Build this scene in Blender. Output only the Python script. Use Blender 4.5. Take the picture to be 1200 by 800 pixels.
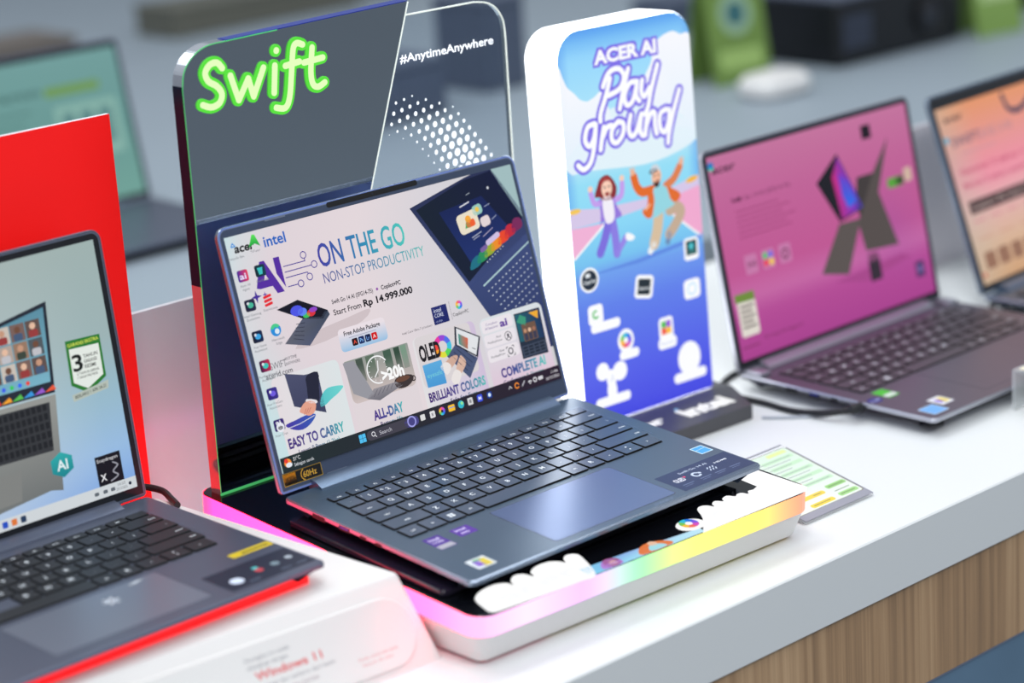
import bpy, bmesh, math, random
from mathutils import Vector, Matrix
from mathutils.geometry import tessellate_polygon

# ------------------------------------------------------------------ scene, camera, world, lights
for o in list(bpy.data.objects):
    bpy.data.objects.remove(o)
SC = bpy.context.scene
COL = SC.collection
S = 0.001
TABLE = 800.0                      # table top above the floor, mm
rad = math.radians

cam_d = bpy.data.cameras.new('camera')
cam = bpy.data.objects.new('camera', cam_d)
COL.objects.link(cam)
cam.location = (-1.01407, -1.19456, 0.70621 + TABLE * S)
cam.rotation_euler = (1.280999955, 0.061461607, -0.747706597)
cam_d.sensor_width = 36.0
cam_d.lens = 2767.85 * 36 / 1200
cam_d.clip_end = 60
cam_d.dof.use_dof = True
cam_d.dof.focus_distance = 1.90
cam_d.dof.aperture_fstop = 3.0
SC.camera = cam

SC.view_settings.view_transform = 'Standard'
SC.view_settings.look = 'None'
SC.view_settings.gamma = 1
SC.view_settings.use_curve_mapping = False
SC.view_settings.exposure = 0.0

world = bpy.data.worlds.new('world')
SC.world = world
world.use_nodes = True
world.node_tree.nodes['Background'].inputs[0].default_value = (0.66, 0.72, 0.79, 1)
world.node_tree.nodes['Background'].inputs[1].default_value = 0.58


def area(name, loc, size, power, col, target=(0, 0, 0)):
    d = bpy.data.lights.new(name, 'AREA')
    d.shape = 'RECTANGLE'
    d.size, d.size_y = size
    d.energy = power
    d.color = col
    o = bpy.data.objects.new(name, d)
    COL.objects.link(o)
    o.location = loc
    o.rotation_euler = (Vector(target) - Vector(loc)).to_track_quat('-Z', 'Y').to_euler()
    return o


# the shop's ceiling panels out of view, plus one added lamp in front
area('overhead_light', (0.5, 0.9, 3.3), (2.6, 0.5), 25, (0.95, 0.98, 1.0), (0.4, 0.3, 0.8))
area('overhead_light', (-0.7, -0.7, 3.3), (0.5, 2.4), 36, (0.95, 0.98, 1.0), (0.0, 0.1, 0.8))
area('overhead_light', (2.2, 1.6, 3.3), (0.5, 2.4), 13, (0.95, 0.98, 1.0), (1.6, 1.4, 0.8))

area('overhead_light', (0.6, -2.3, 3.3), (4.0, 0.6), 42, (0.97, 0.98, 1.0), (0.6, -1.6, 0.0))  # added lamp out of view, brightens the floor, mirror and table front
area('overhead_light', (-0.9, 2.7, 3.3), (3.0, 1.0), 24, (0.95, 0.98, 1.0), (-0.6, 1.2, 0.8))


# ------------------------------------------------------------------ colour and materials
def lin(c):
    out = []
    for x in c[:3]:
        x = max(0.0, x / 255.0)
        out.append(x / 12.92 if x <= 0.04045 else ((x + 0.055) / 1.055) ** 2.4)
    return tuple(out)


def mix(a, b, t):
    t = max(0.0, min(1.0, t))
    return tuple(x + (y - x) * t for x, y in zip(a, b))


def ramp(t, stops):
    if t <= stops[0][0]:
        return stops[0][1]
    for (a, ca), (b, cb) in zip(stops, stops[1:]):
        if t <= b:
            return mix(ca, cb, (t - a) / (b - a))
    return stops[-1][1]


def pbr(name, col, rough=0.5, metal=0.0, spec=0.5, emit=None, estr=0.0, noise=0.0, nscale=40.0, coat=0.0,
        trans=0.0, ior=1.45, alpha=1.0):
    m = bpy.data.materials.new(name)
    m.use_nodes = True
    nt = m.node_tree
    b = nt.nodes['Principled BSDF']
    c = lin(col)
    b.inputs['Base Color'].default_value = (*c, 1)
    b.inputs['Roughness'].default_value = rough
    b.inputs['Metallic'].default_value = metal
    b.inputs['Specular IOR Level'].default_value = spec
    b.inputs['Coat Weight'].default_value = coat
    b.inputs['Transmission Weight'].default_value = trans
    b.inputs['IOR'].default_value = ior
    if emit:
        b.inputs['Emission Color'].default_value = (*lin(emit), 1)
        b.inputs['Emission Strength'].default_value = estr
    if noise:
        tc = nt.nodes.new('ShaderNodeTexCoord')
        n = nt.nodes.new('ShaderNodeTexNoise')
        n.inputs['Scale'].default_value = nscale
        n.inputs['Detail'].default_value = 3
        r = nt.nodes.new('ShaderNodeMapRange')
        r.inputs['To Min'].default_value = 1 - noise
        r.inputs['To Max'].default_value = 1 + noise
        mx = nt.nodes.new('ShaderNodeVectorMath')
        mx.operation = 'SCALE'
        mx.inputs[0].default_value = c
        nt.links.new(tc.outputs['Object'], n.inputs['Vector'])
        nt.links.new(n.outputs['Fac'], r.inputs['Value'])
        nt.links.new(r.outputs['Result'], mx.inputs['Scale'])
        nt.links.new(mx.outputs['Vector'], b.inputs['Base Color'])
    return m


def attr_mat(name, emis=0.0, rough=0.4, spec=0.3, diffuse=True):
    """colour comes from the printed / displayed picture stored on the mesh"""
    m = bpy.data.materials.new(name)
    m.use_nodes = True
    nt = m.node_tree
    b = nt.nodes['Principled BSDF']
    a = nt.nodes.new('ShaderNodeAttribute')
    a.attribute_name = 'Col'
    if diffuse:
        nt.links.new(a.outputs['Color'], b.inputs['Base Color'])
    else:
        b.inputs['Base Color'].default_value = (0.005, 0.005, 0.006, 1)
    if emis:
        nt.links.new(a.outputs['Color'], b.inputs['Emission Color'])
        b.inputs['Emission Strength'].default_value = emis
    b.inputs['Roughness'].default_value = rough
    b.inputs['Specular IOR Level'].default_value = spec
    return m


M = {}
M['screen'] = attr_mat('screen_picture', 1.0, 0.25, 0.12, False)
M['print'] = attr_mat('printed_picture', 0.0, 0.45, 0.3)
M['backlit'] = attr_mat('backlit_print', 1.0, 0.3, 0.2, False)
M['led'] = attr_mat('led_diffuser', 1.45, 0.4, 0.3, False)
M['under'] = attr_mat('led_under_glow', 0.5, 0.4, 0.3, False)
M['white_top'] = pbr('white_laminate', (226, 228, 228), 0.5, noise=0.01, nscale=3)
M['white_pl'] = pbr('white_plastic', (232, 230, 228), 0.35, noise=0.01, nscale=8)
M['stand_white'] = pbr('white_stand_plastic', (232, 229, 227), 0.45, noise=0.01, nscale=8)
M['black_gloss'] = pbr('black_gloss_acrylic', (10, 11, 16), 0.06, spec=0.6, noise=0.1)
M['black_base'] = pbr('black_base_plastic', (74, 74, 78), 0.4, noise=0.05)
M['mirror'] = pbr('grey_mirror_acrylic', (202, 208, 214), 0.03, metal=1.0, noise=0.01, nscale=5)
M['acryl'] = pbr('clear_acrylic', (235, 240, 245), 0.03, trans=1.0, ior=1.2)
M['clear_thin'] = pbr('clear_thin_plastic', (236, 240, 242), 0.15, noise=0.01)
M['clear_thin'].node_tree.nodes['Principled BSDF'].inputs['Alpha'].default_value = 0.32
M['acryl_edge'] = pbr('polished_acrylic_edge', (226, 230, 238), 0.1, metal=0.85)
M['green_neon'] = pbr('green_edge_light', (12, 30, 10), 0.4, spec=0.1, emit=(92, 226, 66), estr=1.0)
M['green_core'] = pbr('green_letter_core', (16, 20, 12), 0.4, spec=0.1, emit=(230, 255, 192), estr=1.0)
M['green_line'] = pbr('green_lit_edge', (60, 160, 90), 0.4, emit=(70, 170, 95), estr=0.7)
M['white_etch'] = pbr('white_etching', (235, 240, 245), 0.5, emit=(240, 245, 250), estr=0.75)
M['edge_lit'] = pbr('lit_acrylic_edge', (225, 230, 225), 0.3, emit=(215, 222, 205), estr=0.55)
M['edge_blue'] = pbr('blue_reflection_edge', (40, 56, 130), 0.15, metal=0.4, emit=(40, 60, 190), estr=0.3)  # blue reflection on the sign's top edge, put in as a glow
M['edge_dark'] = pbr('dark_reflection_edge', (20, 26, 44), 0.3, spec=0.2, noise=0.1)  # dark reflection in the upper left acrylic edge, put into the colour
M['lightbox_white'] = pbr('lightbox_diffuser', (255, 255, 255), 0.5, emit=(250, 253, 255), estr=4.0)
M['chassis'] = pbr('slate_blue_aluminium', (82, 101, 121), 0.29, metal=0.45, noise=0.02, nscale=90)
M['chassis_side'] = pbr('polished_slate_edge', (150, 162, 180), 0.24, metal=0.8, noise=0.01)
M['key'] = pbr('slate_key', (82, 97, 118), 0.22, metal=0.35, noise=0.03, nscale=120)
M['key_side'] = pbr('black_key_side', (10, 11, 14), 0.6, noise=0.05)
M['gap_shade'] = pbr('key_gap_shade', (14, 15, 19), 0.7, noise=0.05)  # shadow gap round each key, painted as a dark plate
M['legend'] = pbr('white_legend', (225, 230, 235), 0.6, emit=(200, 205, 210), estr=0.15)
M['bezel'] = pbr('slate_bezel', (62, 74, 98), 0.35, noise=0.03, nscale=60)
M['gasket'] = pbr('grey_gasket', (120, 130, 150), 0.4, metal=0.4, noise=0.02)
M['lid_shell'] = pbr('navy_lid_shell', (118, 140, 205), 0.5, metal=0.1, noise=0.02)
M['pad'] = pbr('touchpad_glass', (100, 118, 156), 0.24, metal=0.5, noise=0.02)
M['pad2'] = pbr('grey_touchpad', (128, 134, 150), 0.3, metal=0.5, noise=0.02)
M['padline'] = pbr('touchpad_groove', (44, 52, 70), 0.4, noise=0.02)
M['hinge'] = pbr('satin_blue_hinge', (118, 136, 160), 0.3, metal=0.8, noise=0.02)
M['rubber'] = pbr('black_rubber', (20, 20, 22), 0.7, noise=0.1)
M['port'] = pbr('black_port', (12, 12, 14), 0.5, noise=0.05)
M['usb_blue'] = pbr('blue_port_tongue', (60, 70, 190), 0.4, noise=0.05)
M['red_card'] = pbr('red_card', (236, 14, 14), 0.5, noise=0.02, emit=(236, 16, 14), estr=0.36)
M['card_edge'] = pbr('white_card_edge', (232, 232, 238), 0.6, noise=0.02)
M['red_pad'] = pbr('red_lit_pad', (235, 22, 22), 0.45, noise=0.03, emit=(240, 20, 24), estr=1.3)
M['frost'] = pbr('frosted_panel', (226, 220, 226), 0.22, metal=0.15, noise=0.02)
M['silver'] = pbr('warm_silver', (176, 178, 188), 0.33, metal=0.8, noise=0.02)
M['mauve'] = pbr('mauve_grey_metal', (106, 102, 114), 0.38, metal=0.7, noise=0.02)
M['mauve_key'] = pbr('mauve_grey_key', (74, 68, 76), 0.45, metal=0.2, noise=0.03)
M['dark_deck'] = pbr('charcoal_metal', (98, 104, 122), 0.34, metal=0.5, noise=0.03)
M['dark_key'] = pbr('charcoal_key', (32, 34, 40), 0.45, noise=0.05)
M['dark_bezel'] = pbr('black_bezel', (26, 28, 34), 0.35, noise=0.05)
M['greypanel'] = pbr('counter_front_grey', (206, 208, 206), 0.45, noise=0.01)
M['back_top'] = pbr('grey_counter_top', (150, 162, 172), 0.5, noise=0.03, nscale=4)
M['back_front'] = pbr('grey_counter_front', (110, 122, 134), 0.6, noise=0.03)
M['floor'] = pbr('grey_blue_floor', (124, 136, 146), 0.4, noise=0.08, nscale=3)
M['kick'] = pbr('blue_grey_panel', (98, 126, 150), 0.45, noise=0.12, nscale=14)
M['speck'] = pbr('pale_scuff', (190, 205, 220), 0.6, noise=0.05)
M['cable'] = pbr('black_cable', (24, 26, 30), 0.45, noise=0.05)
M['greycable'] = pbr('grey_cable', (170, 176, 186), 0.45, noise=0.05)
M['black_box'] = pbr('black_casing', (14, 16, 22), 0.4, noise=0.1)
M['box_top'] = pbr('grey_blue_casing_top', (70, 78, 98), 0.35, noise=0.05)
M['lens'] = pbr('lens_glass', (16, 20, 34), 0.08, spec=0.8, noise=0.1)
M['lime'] = pbr('lime_card', (112, 142, 68), 0.5, noise=0.12, nscale=20)
M['lime2'] = pbr('lime_card_bright', (134, 166, 84), 0.5, noise=0.15, nscale=20)
M['olive'] = pbr('olive_brown_casing', (102, 102, 92), 0.5, noise=0.1)
M['brown'] = pbr('taupe_carton', (112, 104, 98), 0.6, noise=0.1)
M['slate_box'] = pbr('slate_blue_carton', (82, 92, 112), 0.5, noise=0.1)


def wood_mat():
    m = bpy.data.materials.new('oak_veneer')
    m.use_nodes = True
    nt = m.node_tree
    b = nt.nodes['Principled BSDF']
    tc = nt.nodes.new('ShaderNodeTexCoord')
    mp = nt.nodes.new('ShaderNodeMapping')
    mp.inputs['Scale'].default_value = (95, 95, 1.2)
    n1 = nt.nodes.new('ShaderNodeTexNoise')
    n1.inputs['Scale'].default_value = 1.6
    n1.inputs['Detail'].default_value = 8
    n1.inputs['Roughness'].default_value = 0.7
    mp2 = nt.nodes.new('ShaderNodeMapping')
    mp2.inputs['Scale'].default_value = (9, 9, 0.5)
    n2 = nt.nodes.new('ShaderNodeTexNoise')
    n2.inputs['Scale'].default_value = 1.5
    r = nt.nodes.new('ShaderNodeValToRGB')
    r.color_ramp.elements[0].position = 0.30
    r.color_ramp.elements[0].color = (*lin((120, 94, 70)), 1)
    r.color_ramp.elements[1].position = 0.72
    r.color_ramp.elements[1].color = (*lin((216, 180, 140)), 1)
    e = r.color_ramp.elements.new(0.5)
    e.color = (*lin((178, 142, 106)), 1)
    ad = nt.nodes.new('ShaderNodeMath')
    ad.operation = 'MULTIPLY_ADD'
    ad.inputs[1].default_value = 0.45
    sb = nt.nodes.new('ShaderNodeMath')
    sb.operation = 'MULTIPLY'
    sb.inputs[1].default_value = 0.6
    nt.links.new(tc.outputs['Object'], mp.inputs['Vector'])
    nt.links.new(tc.outputs['Object'], mp2.inputs['Vector'])
    nt.links.new(mp.outputs['Vector'], n1.inputs['Vector'])
    nt.links.new(mp2.outputs['Vector'], n2.inputs['Vector'])
    nt.links.new(n1.outputs['Fac'], sb.inputs[0])
    nt.links.new(n2.outputs['Fac'], ad.inputs[0])
    nt.links.new(sb.outputs[0], ad.inputs[2])
    nt.links.new(ad.outputs[0], r.inputs['Fac'])
    nt.links.new(r.outputs['Color'], b.inputs['Base Color'])
    b.inputs['Roughness'].default_value = 0.45
    return m


M['wood'] = wood_mat()


# ------------------------------------------------------------------ geometry helpers (all in millimetres)
def rrect(x0, x1, y0, y1, r, n=6):
    """rounded rectangle, counter-clockwise; r is one radius or (bl, br, tr, tl)"""
    rs = (r, r, r, r) if not isinstance(r, (tuple, list)) else r
    out = []
    for (cx, cy, a0), q in zip(((x0, y0, 180), (x1, y0, 270), (x1, y1, 0), (x0, y1, 90)), rs):
        q = max(q, 0.01)
        ox = cx + q if cx == x0 else cx - q
        oy = cy + q if cy == y0 else cy - q
        for k in range(n + 1):
            a = rad(a0 + 90 * k / n)
            out.append((ox + q * math.cos(a), oy + q * math.sin(a)))
    return out


def smooth(pts, n=6, closed=False):
    P = [Vector(p) for p in pts]
    out = []
    m = len(P)
    rng = range(m if closed else m - 1)
    for i in rng:
        if closed:
            p0, p1, p2, p3 = P[i - 1], P[i], P[(i + 1) % m], P[(i + 2) % m]
        else:
            p0, p1, p2, p3 = P[max(i - 1, 0)], P[i], P[i + 1], P[min(i + 2, m - 1)]
        for k in range(n):
            t = k / n
            out.append(0.5 * ((2 * p1) + (p2 - p0) * t + (2 * p0 - 5 * p1 + 4 * p2 - p3) * t * t
                              + (3 * p1 - p0 - 3 * p2 + p3) * t ** 3))
    if not closed:
        out.append(P[-1])
    return [tuple(q) for q in out]


def ell(cx, cy, rx, ry=None, n=24, a0=0, a1=360, rot=0):
    ry = rx if ry is None else ry
    k = n if a1 - a0 >= 360 else n + 1
    ca, sa = math.cos(rad(rot)), math.sin(rad(rot))
    out = []
    for i in range(k):
        a = rad(a0 + (a1 - a0) * i / n)
        x, y = rx * math.cos(a), ry * math.sin(a)
        out.append((cx + x * ca - y * sa, cy + x * sa + y * ca))
    return out


def rot2(pts, c, deg):
    ca, sa = math.cos(rad(deg)), math.sin(rad(deg))
    return [(c[0] + (x - c[0]) * ca - (y - c[1]) * sa, c[1] + (x - c[0]) * sa + (y - c[1]) * ca) for x, y in pts]


class MB:
    """collects solid shapes for ONE mesh"""

    def __init__(s):
        s.V, s.F, s.I = [], [], []

    def add(s, V, F, mi=0):
        k = len(s.V)
        s.V += [tuple(v) for v in V]
        s.F += [tuple(i + k for i in f) for f in F]
        s.I += [mi] * len(F)
        return s

    def loft(s, rings, mi=0, cap=(True, True), closed=True, side=None):
        n = len(rings[0])
        V = [p for r in rings for p in r]
        F = []
        for j in range(len(rings) - 1):
            for i in range(n if closed else n - 1):
                a, b = j * n + i, j * n + (i + 1) % n
                F.append((a, b, b + n, a + n))
        s.add(V, F, mi if side is None else side)
        if cap[0]:
            s.add(rings[0], [tuple(reversed(range(n)))], mi)
        if cap[1]:
            s.add(rings[-1], [tuple(range(n))], mi)
        return s

    def slab(s, outline, z0, z1, mi=0, bev=0.0, side=None, f=None):
        """outline (CCW xy) extruded z0..z1 with small chamfers; f maps (x,y,z)->point"""
        f = f or (lambda x, y, z: (x, y, z))
        ins = inset(outline, bev) if bev else outline
        if bev:
            rs = [[f(x, y, z0) for x, y in ins], [f(x, y, z0 + bev) for x, y in outline],
                  [f(x, y, z1 - bev) for x, y in outline], [f(x, y, z1) for x, y in ins]]
        else:
            rs = [[f(x, y, z0) for x, y in outline], [f(x, y, z1) for x, y in outline]]
        return s.loft(rs, mi, side=side)

    def box(s, x0, x1, y0, y1, z0, z1, mi=0, bev=0.0):
        return s.slab([(x0, y0), (x1, y0), (x1, y1), (x0, y1)], z0, z1, mi, bev)

    def tube(s, pts, r, n=10, mi=0):
        P = [Vector(p) for p in pts]
        rings = []
        up = Vector((0, 0, 1))
        for i, p in enumerate(P):
            t = (P[min(i + 1, len(P) - 1)] - P[max(i - 1, 0)]).normalized()
            a = t.cross(up)
            if a.length < 1e-4:
                a = t.cross(Vector((1, 0, 0)))
            a.normalize()
            b = a.cross(t)
            q = r[i] if isinstance(r, (list, tuple)) else r
            rings.append([p + a * q * math.cos(2 * math.pi * k / n) + b * q * math.sin(2 * math.pi * k / n)
                          for k in range(n)])
        return s.loft(rings, mi)


def inset(pts, d):
    n = len(pts)
    out = []
    for i in range(n):
        p0, p1, p2 = Vector(pts[i - 1]), Vector(pts[i]), Vector(pts[(i + 1) % n])
        a, b = (p1 - p0), (p2 - p1)
        if a.length < 1e-6 or b.length < 1e-6:
            out.append(tuple(p1))
            continue
        a.normalize()
        b.normalize()
        na, nb = Vector((-a.y, a.x)), Vector((-b.y, b.x))
        m = na + nb
        L = m.length
        if L < 1e-6:
            out.append(tuple(p1))
            continue
        m /= L
        out.append(tuple(p1 + m * d / max(0.4, m.dot(na))))
    return out


def mesh_of(name, V, F, I, mats, smooth_a=None, cols=None):
    me = bpy.data.meshes.new(name)
    me.from_pydata([(x * S, y * S, z * S) for x, y, z in V], [], F)
    for m in mats:
        me.materials.append(m)
    if I:
        me.polygons.foreach_set('material_index', I)
    if cols is not None:
        at = me.color_attributes.new('Col', 'FLOAT_COLOR', 'POINT')
        buf = []
        for c in cols:
            buf += [c[0], c[1], c[2], 1.0]
        at.data.foreach_set('color', buf)
    me.update()
    if smooth_a:
        bm = bmesh.new()
        bm.from_mesh(me)
        bmesh.ops.remove_doubles(bm, verts=bm.verts, dist=1e-6)
        bmesh.ops.recalc_face_normals(bm, faces=bm.faces)
        for f in bm.faces:
            f.smooth = True
        for e in bm.edges:
            if len(e.link_faces) == 2 and e.calc_face_angle(0) > rad(smooth_a):
                e.smooth = False
        bm.to_mesh(me)
        bm.free()
    return me


def link(name, me, parent=None, label=None):
    o = bpy.data.objects.new(name, me)
    COL.objects.link(o)
    if parent:
        o.parent = parent
    if label:
        o['label'] = label
    return o


def ob(name, mb, mats, parent=None, label=None, sm=35):
    mats = mats if isinstance(mats, (list, tuple)) else [mats]
    return link(name, mesh_of(name, mb.V, mb.F, mb.I, mats, sm), parent, label)


def tag(o, label, cat, group=None, kind=None):
    if label:
        o['label'] = label
    if cat:
        o['category'] = cat
    if group:
        o['group'] = group
    if kind:
        o['kind'] = kind
    return o


def thing(name, label, cat, loc=(0, 0, 0), rot=(0, 0, 0), group=None):
    o = bpy.data.objects.new(name, None)
    o.empty_display_size = 0.02
    COL.objects.link(o)
    o.location = (loc[0] * S, loc[1] * S, (loc[2] + TABLE) * S)
    o.rotation_euler = rot
    return tag(o, label, cat, group)


# ---- flat pictures: printed or displayed, many thin layers in one mesh
_txt = {}


def glyphs(st, bold=0.0, shear=0.0):
    k = (st, bold, shear)
    if k not in _txt:
        cu = bpy.data.curves.new('t', 'FONT')
        cu.body = st
        cu.resolution_u = 3
        cu.offset = bold
        cu.shear = shear
        o = bpy.data.objects.new('t', cu)
        me = bpy.data.meshes.new_from_object(o)
        vs = [(v.co.x, v.co.y) for v in me.vertices]
        fs = [tuple(p.vertices) for p in me.polygons]
        bpy.data.objects.remove(o)
        bpy.data.curves.remove(cu)
        bpy.data.meshes.remove(me)
        _txt[k] = (vs, fs)
    return _txt[k]


CAP = max(v[1] for v in glyphs('H')[0])


class Art:
    def __init__(s, H=0.0, dz=0.035):
        s.V, s.F, s.C, s.L, s.H, s.dz = [], [], [], 0, H, dz

    def up(s):
        s.L += 1
        return s

    def _put(s, pts, faces, col):
        k = len(s.V)
        for u, v in pts:
            vv = (s.H - v) if s.H else v
            s.V.append((u, vv, s.L * s.dz))
            s.C.append(lin(col(u, v)) if callable(col) else lin(col))
        s.F += [tuple(i + k for i in f) for f in faces]
        return s

    def poly(s, pts, col):
        tri = tessellate_polygon([[Vector((p[0], p[1], 0)) for p in pts]])
        return s._put(pts, tri, col)

    def rect(s, u0, v0, u1, v1, col, nu=1, nv=1):
        pts = [(u0 + (u1 - u0) * i / nu, v0 + (v1 - v0) * j / nv) for j in range(nv + 1) for i in range(nu + 1)]
        fs = [(j * (nu + 1) + i, j * (nu + 1) + i + 1, (j + 1) * (nu + 1) + i + 1, (j + 1) * (nu + 1) + i)
              for j in range(nv) for i in range(nu)]
        return s._put(pts, fs, col)

    def rr(s, u0, v0, u1, v1, r, col, rot=0):
        p = rrect(min(u0, u1), max(u0, u1), min(v0, v1), max(v0, v1), r, 4)
        if rot:
            p = rot2(p, ((u0 + u1) / 2, (v0 + v1) / 2), rot)
        return s.poly(p, col)

    def disc(s, cx, cy, rx, col, ry=None, n=20, rot=0):
        return s._put(ell(cx, cy, rx, ry, n, rot=rot), [tuple(range(n))], col)

    def ring(s, cx, cy, r0, r1, col, a0=0, a1=360, n=28):
        k = n + 1
        A = [rad(a0 + (a1 - a0) * i / n) for i in range(k)]
        pts = [(cx + r0 * math.cos(a), cy + r0 * math.sin(a)) for a in A] + \
              [(cx + r1 * math.cos(a), cy + r1 * math.sin(a)) for a in A]
        return s._put(pts, [(i, i + 1, i + 1 + k, i + k) for i in range(n)], col)

    def stroke(s, pts, w, col, cap=True):
        h = w / 2
        for a, b in zip(pts, pts[1:]):
            d = Vector((b[0] - a[0], b[1] - a[1]))
            if d.length < 1e-6:
                continue
            d.normalize()
            n = Vector((-d.y, d.x)) * h
            s._put([(a[0] + n.x, a[1] + n.y), (a[0] - n.x, a[1] - n.y), (b[0] - n.x, b[1] - n.y),
                    (b[0] + n.x, b[1] + n.y)], [(0, 1, 2, 3)], col)
        if cap:
            for p in pts:
                s.disc(p[0], p[1], h, col, n=10)
        return s

    def text(s, st, u0, v, u1, h, col, bold=0.0, shear=0.0, rot=0.0, piv=None):
        """baseline at v, capital height h, from u0 to u1"""
        vs, fs = glyphs(st, bold, shear)
        if not vs:
            return s
        x0, x1 = min(p[0] for p in vs), max(p[0] for p in vs)
        sx = (u1 - u0) / (x1 - x0)
        sy = h / CAP * (-1 if s.H else 1)
        pts = [(u0 + (x - x0) * sx, v + y * sy) for x, y in vs]
        if rot:
            pts = rot2(pts, piv or (u0, v), rot)
        return s._put(pts, fs, col)

    def clip(s, pts, u0, v0, u1, v1):
        for ax, lim, sg in ((0, u0, 1), (0, u1, -1), (1, v0, 1), (1, v1, -1)):
            out = []
            for i in range(len(pts)):
                a, b = pts[i - 1], pts[i]
                ia, ib = (a[ax] - lim) * sg >= 0, (b[ax] - lim) * sg >= 0
                if ia != ib:
                    t = (lim - a[ax]) / (b[ax] - a[ax])
                    out.append((a[0] + (b[0] - a[0]) * t, a[1] + (b[1] - a[1]) * t))
                if ib:
                    out.append(b)
            pts = out
            if not pts:
                break
        return pts

    def build(s, name, mat, parent, f, label=None):
        V = [f(u, v, z) for u, v, z in s.V]
        # faces all look along +normal of the frame
        F = []
        for fc in s.F:
            a = 0.0
            for i in range(len(fc)):
                p, q = s.V[fc[i - 1]], s.V[fc[i]]
                a += p[0] * q[1] - q[0] * p[1]
            F.append(fc if a > 0 else tuple(reversed(fc)))
        return link(name, mesh_of(name, V, F, None, [mat], None, s.C), parent, label)


def frame(O, ux, uy):
    O, ux, uy = Vector(O), Vector(ux).normalized(), Vector(uy).normalized()
    n = ux.cross(uy)
    return lambda u, v, z=0.0: tuple(O + ux * u + uy * v + n * z)


# ------------------------------------------------------------------ keyboards
def key_layout():
    K = []

    def row(y0, y1, x, items):
        for leg, w, gap in items:
            K.append((x, x + w, y0, y1, leg))
            x += w + gap

    fn = ['esc'] + ['F%d' % i for i in range(1, 13)] + ['del', 'pwr']
    row(182.2, 191.6, 21.5, [(t, 16.4, 2.03) for t in fn])
    row(164.0, 179.8, 21.5, [(t, 16.6, 2.13) for t in '`1234567890-='] + [('back', 31.5, 0)])
    row(145.5, 161.3, 20.8, [('tab', 23.4, 2.1)] + [(t, 16.6, 2.13) for t in 'QWERTYUIOP[]'] + [('\\', 25.6, 0)])
    row(127.0, 142.8, 20.4, [('caps', 28.0, 2.1)] + [(t, 16.6, 2.13) for t in "ASDFGHJKL;'"] + [('enter', 38.6, 0)])
    row(108.6, 124.4, 20.2, [('shift', 38.2, 2.1)] + [(t, 16.6, 2.13) for t in 'ZXCVBNM,./'] + [('shift ', 46.6, 0)])
    row(89.6, 105.8, 20.0, [('ctrl', 17.4, 2.1), ('fn', 17.4, 2.1), ('win', 17.0, 2.1), ('alt', 17.0, 2.3),
                            ('space', 90.2, 2.1), ('alt ', 17.0, 2.1), ('R', 17.0, 2.1), ('<', 19.4, 2.1),
                            ('^', 19.6, 2.1), ('>', 20.2, 0)])
    return K


KEYS = key_layout()
_keymesh = {}


def key_mesh(k, tag_, mats):
    """one key with its printed legend, origin at the key centre"""
    kk = (k[4], tag_)
    if kk in _keymesh:
        return _keymesh[kk]
    w, h = k[1] - k[0], k[3] - k[2]
    mb = MB()
    o = rrect(-w / 2, w / 2, -h / 2, h / 2, 1.4, 3)
    i = inset(o, 0.25)
    mb.loft([[(x, y, 0.0) for x, y in o], [(x, y, 1.05) for x, y in o], [(x, y, 1.3) for x, y in i]], 1,
            cap=(False, False))
    mb.add([(x, y, 1.3) for x, y in i], [tuple(range(len(i)))], 0)
    leg = k[4].strip()
    if leg == 'win':
        for a in (-1, 1):
            for b in (-1, 1):
                mb.add([(a * 1.5 - 1.2, b * 1.5 - 1.2, 1.33), (a * 1.5 + 1.2, b * 1.5 - 1.2, 1.33),
                        (a * 1.5 + 1.2, b * 1.5 + 1.2, 1.33), (a * 1.5 - 1.2, b * 1.5 + 1.2, 1.33)], [(0, 1, 2, 3)], 2)
    elif leg == '^':
        mb.add([(-w / 2 + 1, -.2, 1.33), (w / 2 - 1, -.2, 1.33), (w / 2 - 1, .2, 1.33), (-w / 2 + 1, .2, 1.33)],
               [(0, 1, 2, 3)], 1)
        mb.add([(-1, 2, 1.33), (1, 2, 1.33), (0, 4, 1.33)], [(0, 1, 2)], 2)
        mb.add([(-1, -2, 1.33), (0, -4, 1.33), (1, -2, 1.33)], [(0, 1, 2)], 2)
    elif leg not in ('space', 'pwr'):
        vs, fs = glyphs(leg, 0.012)
        x0, x1 = min(p[0] for p in vs), max(p[0] for p in vs)
        sc = (4.2 if len(leg) == 1 and (leg.isalnum()) else 2.3) / CAP
        cx = (x0 + x1) / 2 * sc
        dx = 0.0
        if leg in ('back', 'enter', '\\') or k[4] == 'shift ':
            dx = w / 2 - 6
        dy = -1.7
        mb.add([(x * sc - cx + dx, y * sc + dy, 1.33) for x, y in vs], fs, 2)
        if leg in '1234567890' and len(leg) == 1:
            vs, fs = glyphs('!@#$%^&*()'['1234567890'.index(leg)])
            x0 = min(p[0] for p in vs)
            sc = 2.2 / CAP
            mb.add([((x - x0) * sc - 6.2, y * sc + 1.4, 1.33) for x, y in vs], fs, 2)
    me = mesh_of('key', mb.V, mb.F, mb.I, mats, None)
    _keymesh[kk] = me
    return me


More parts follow.
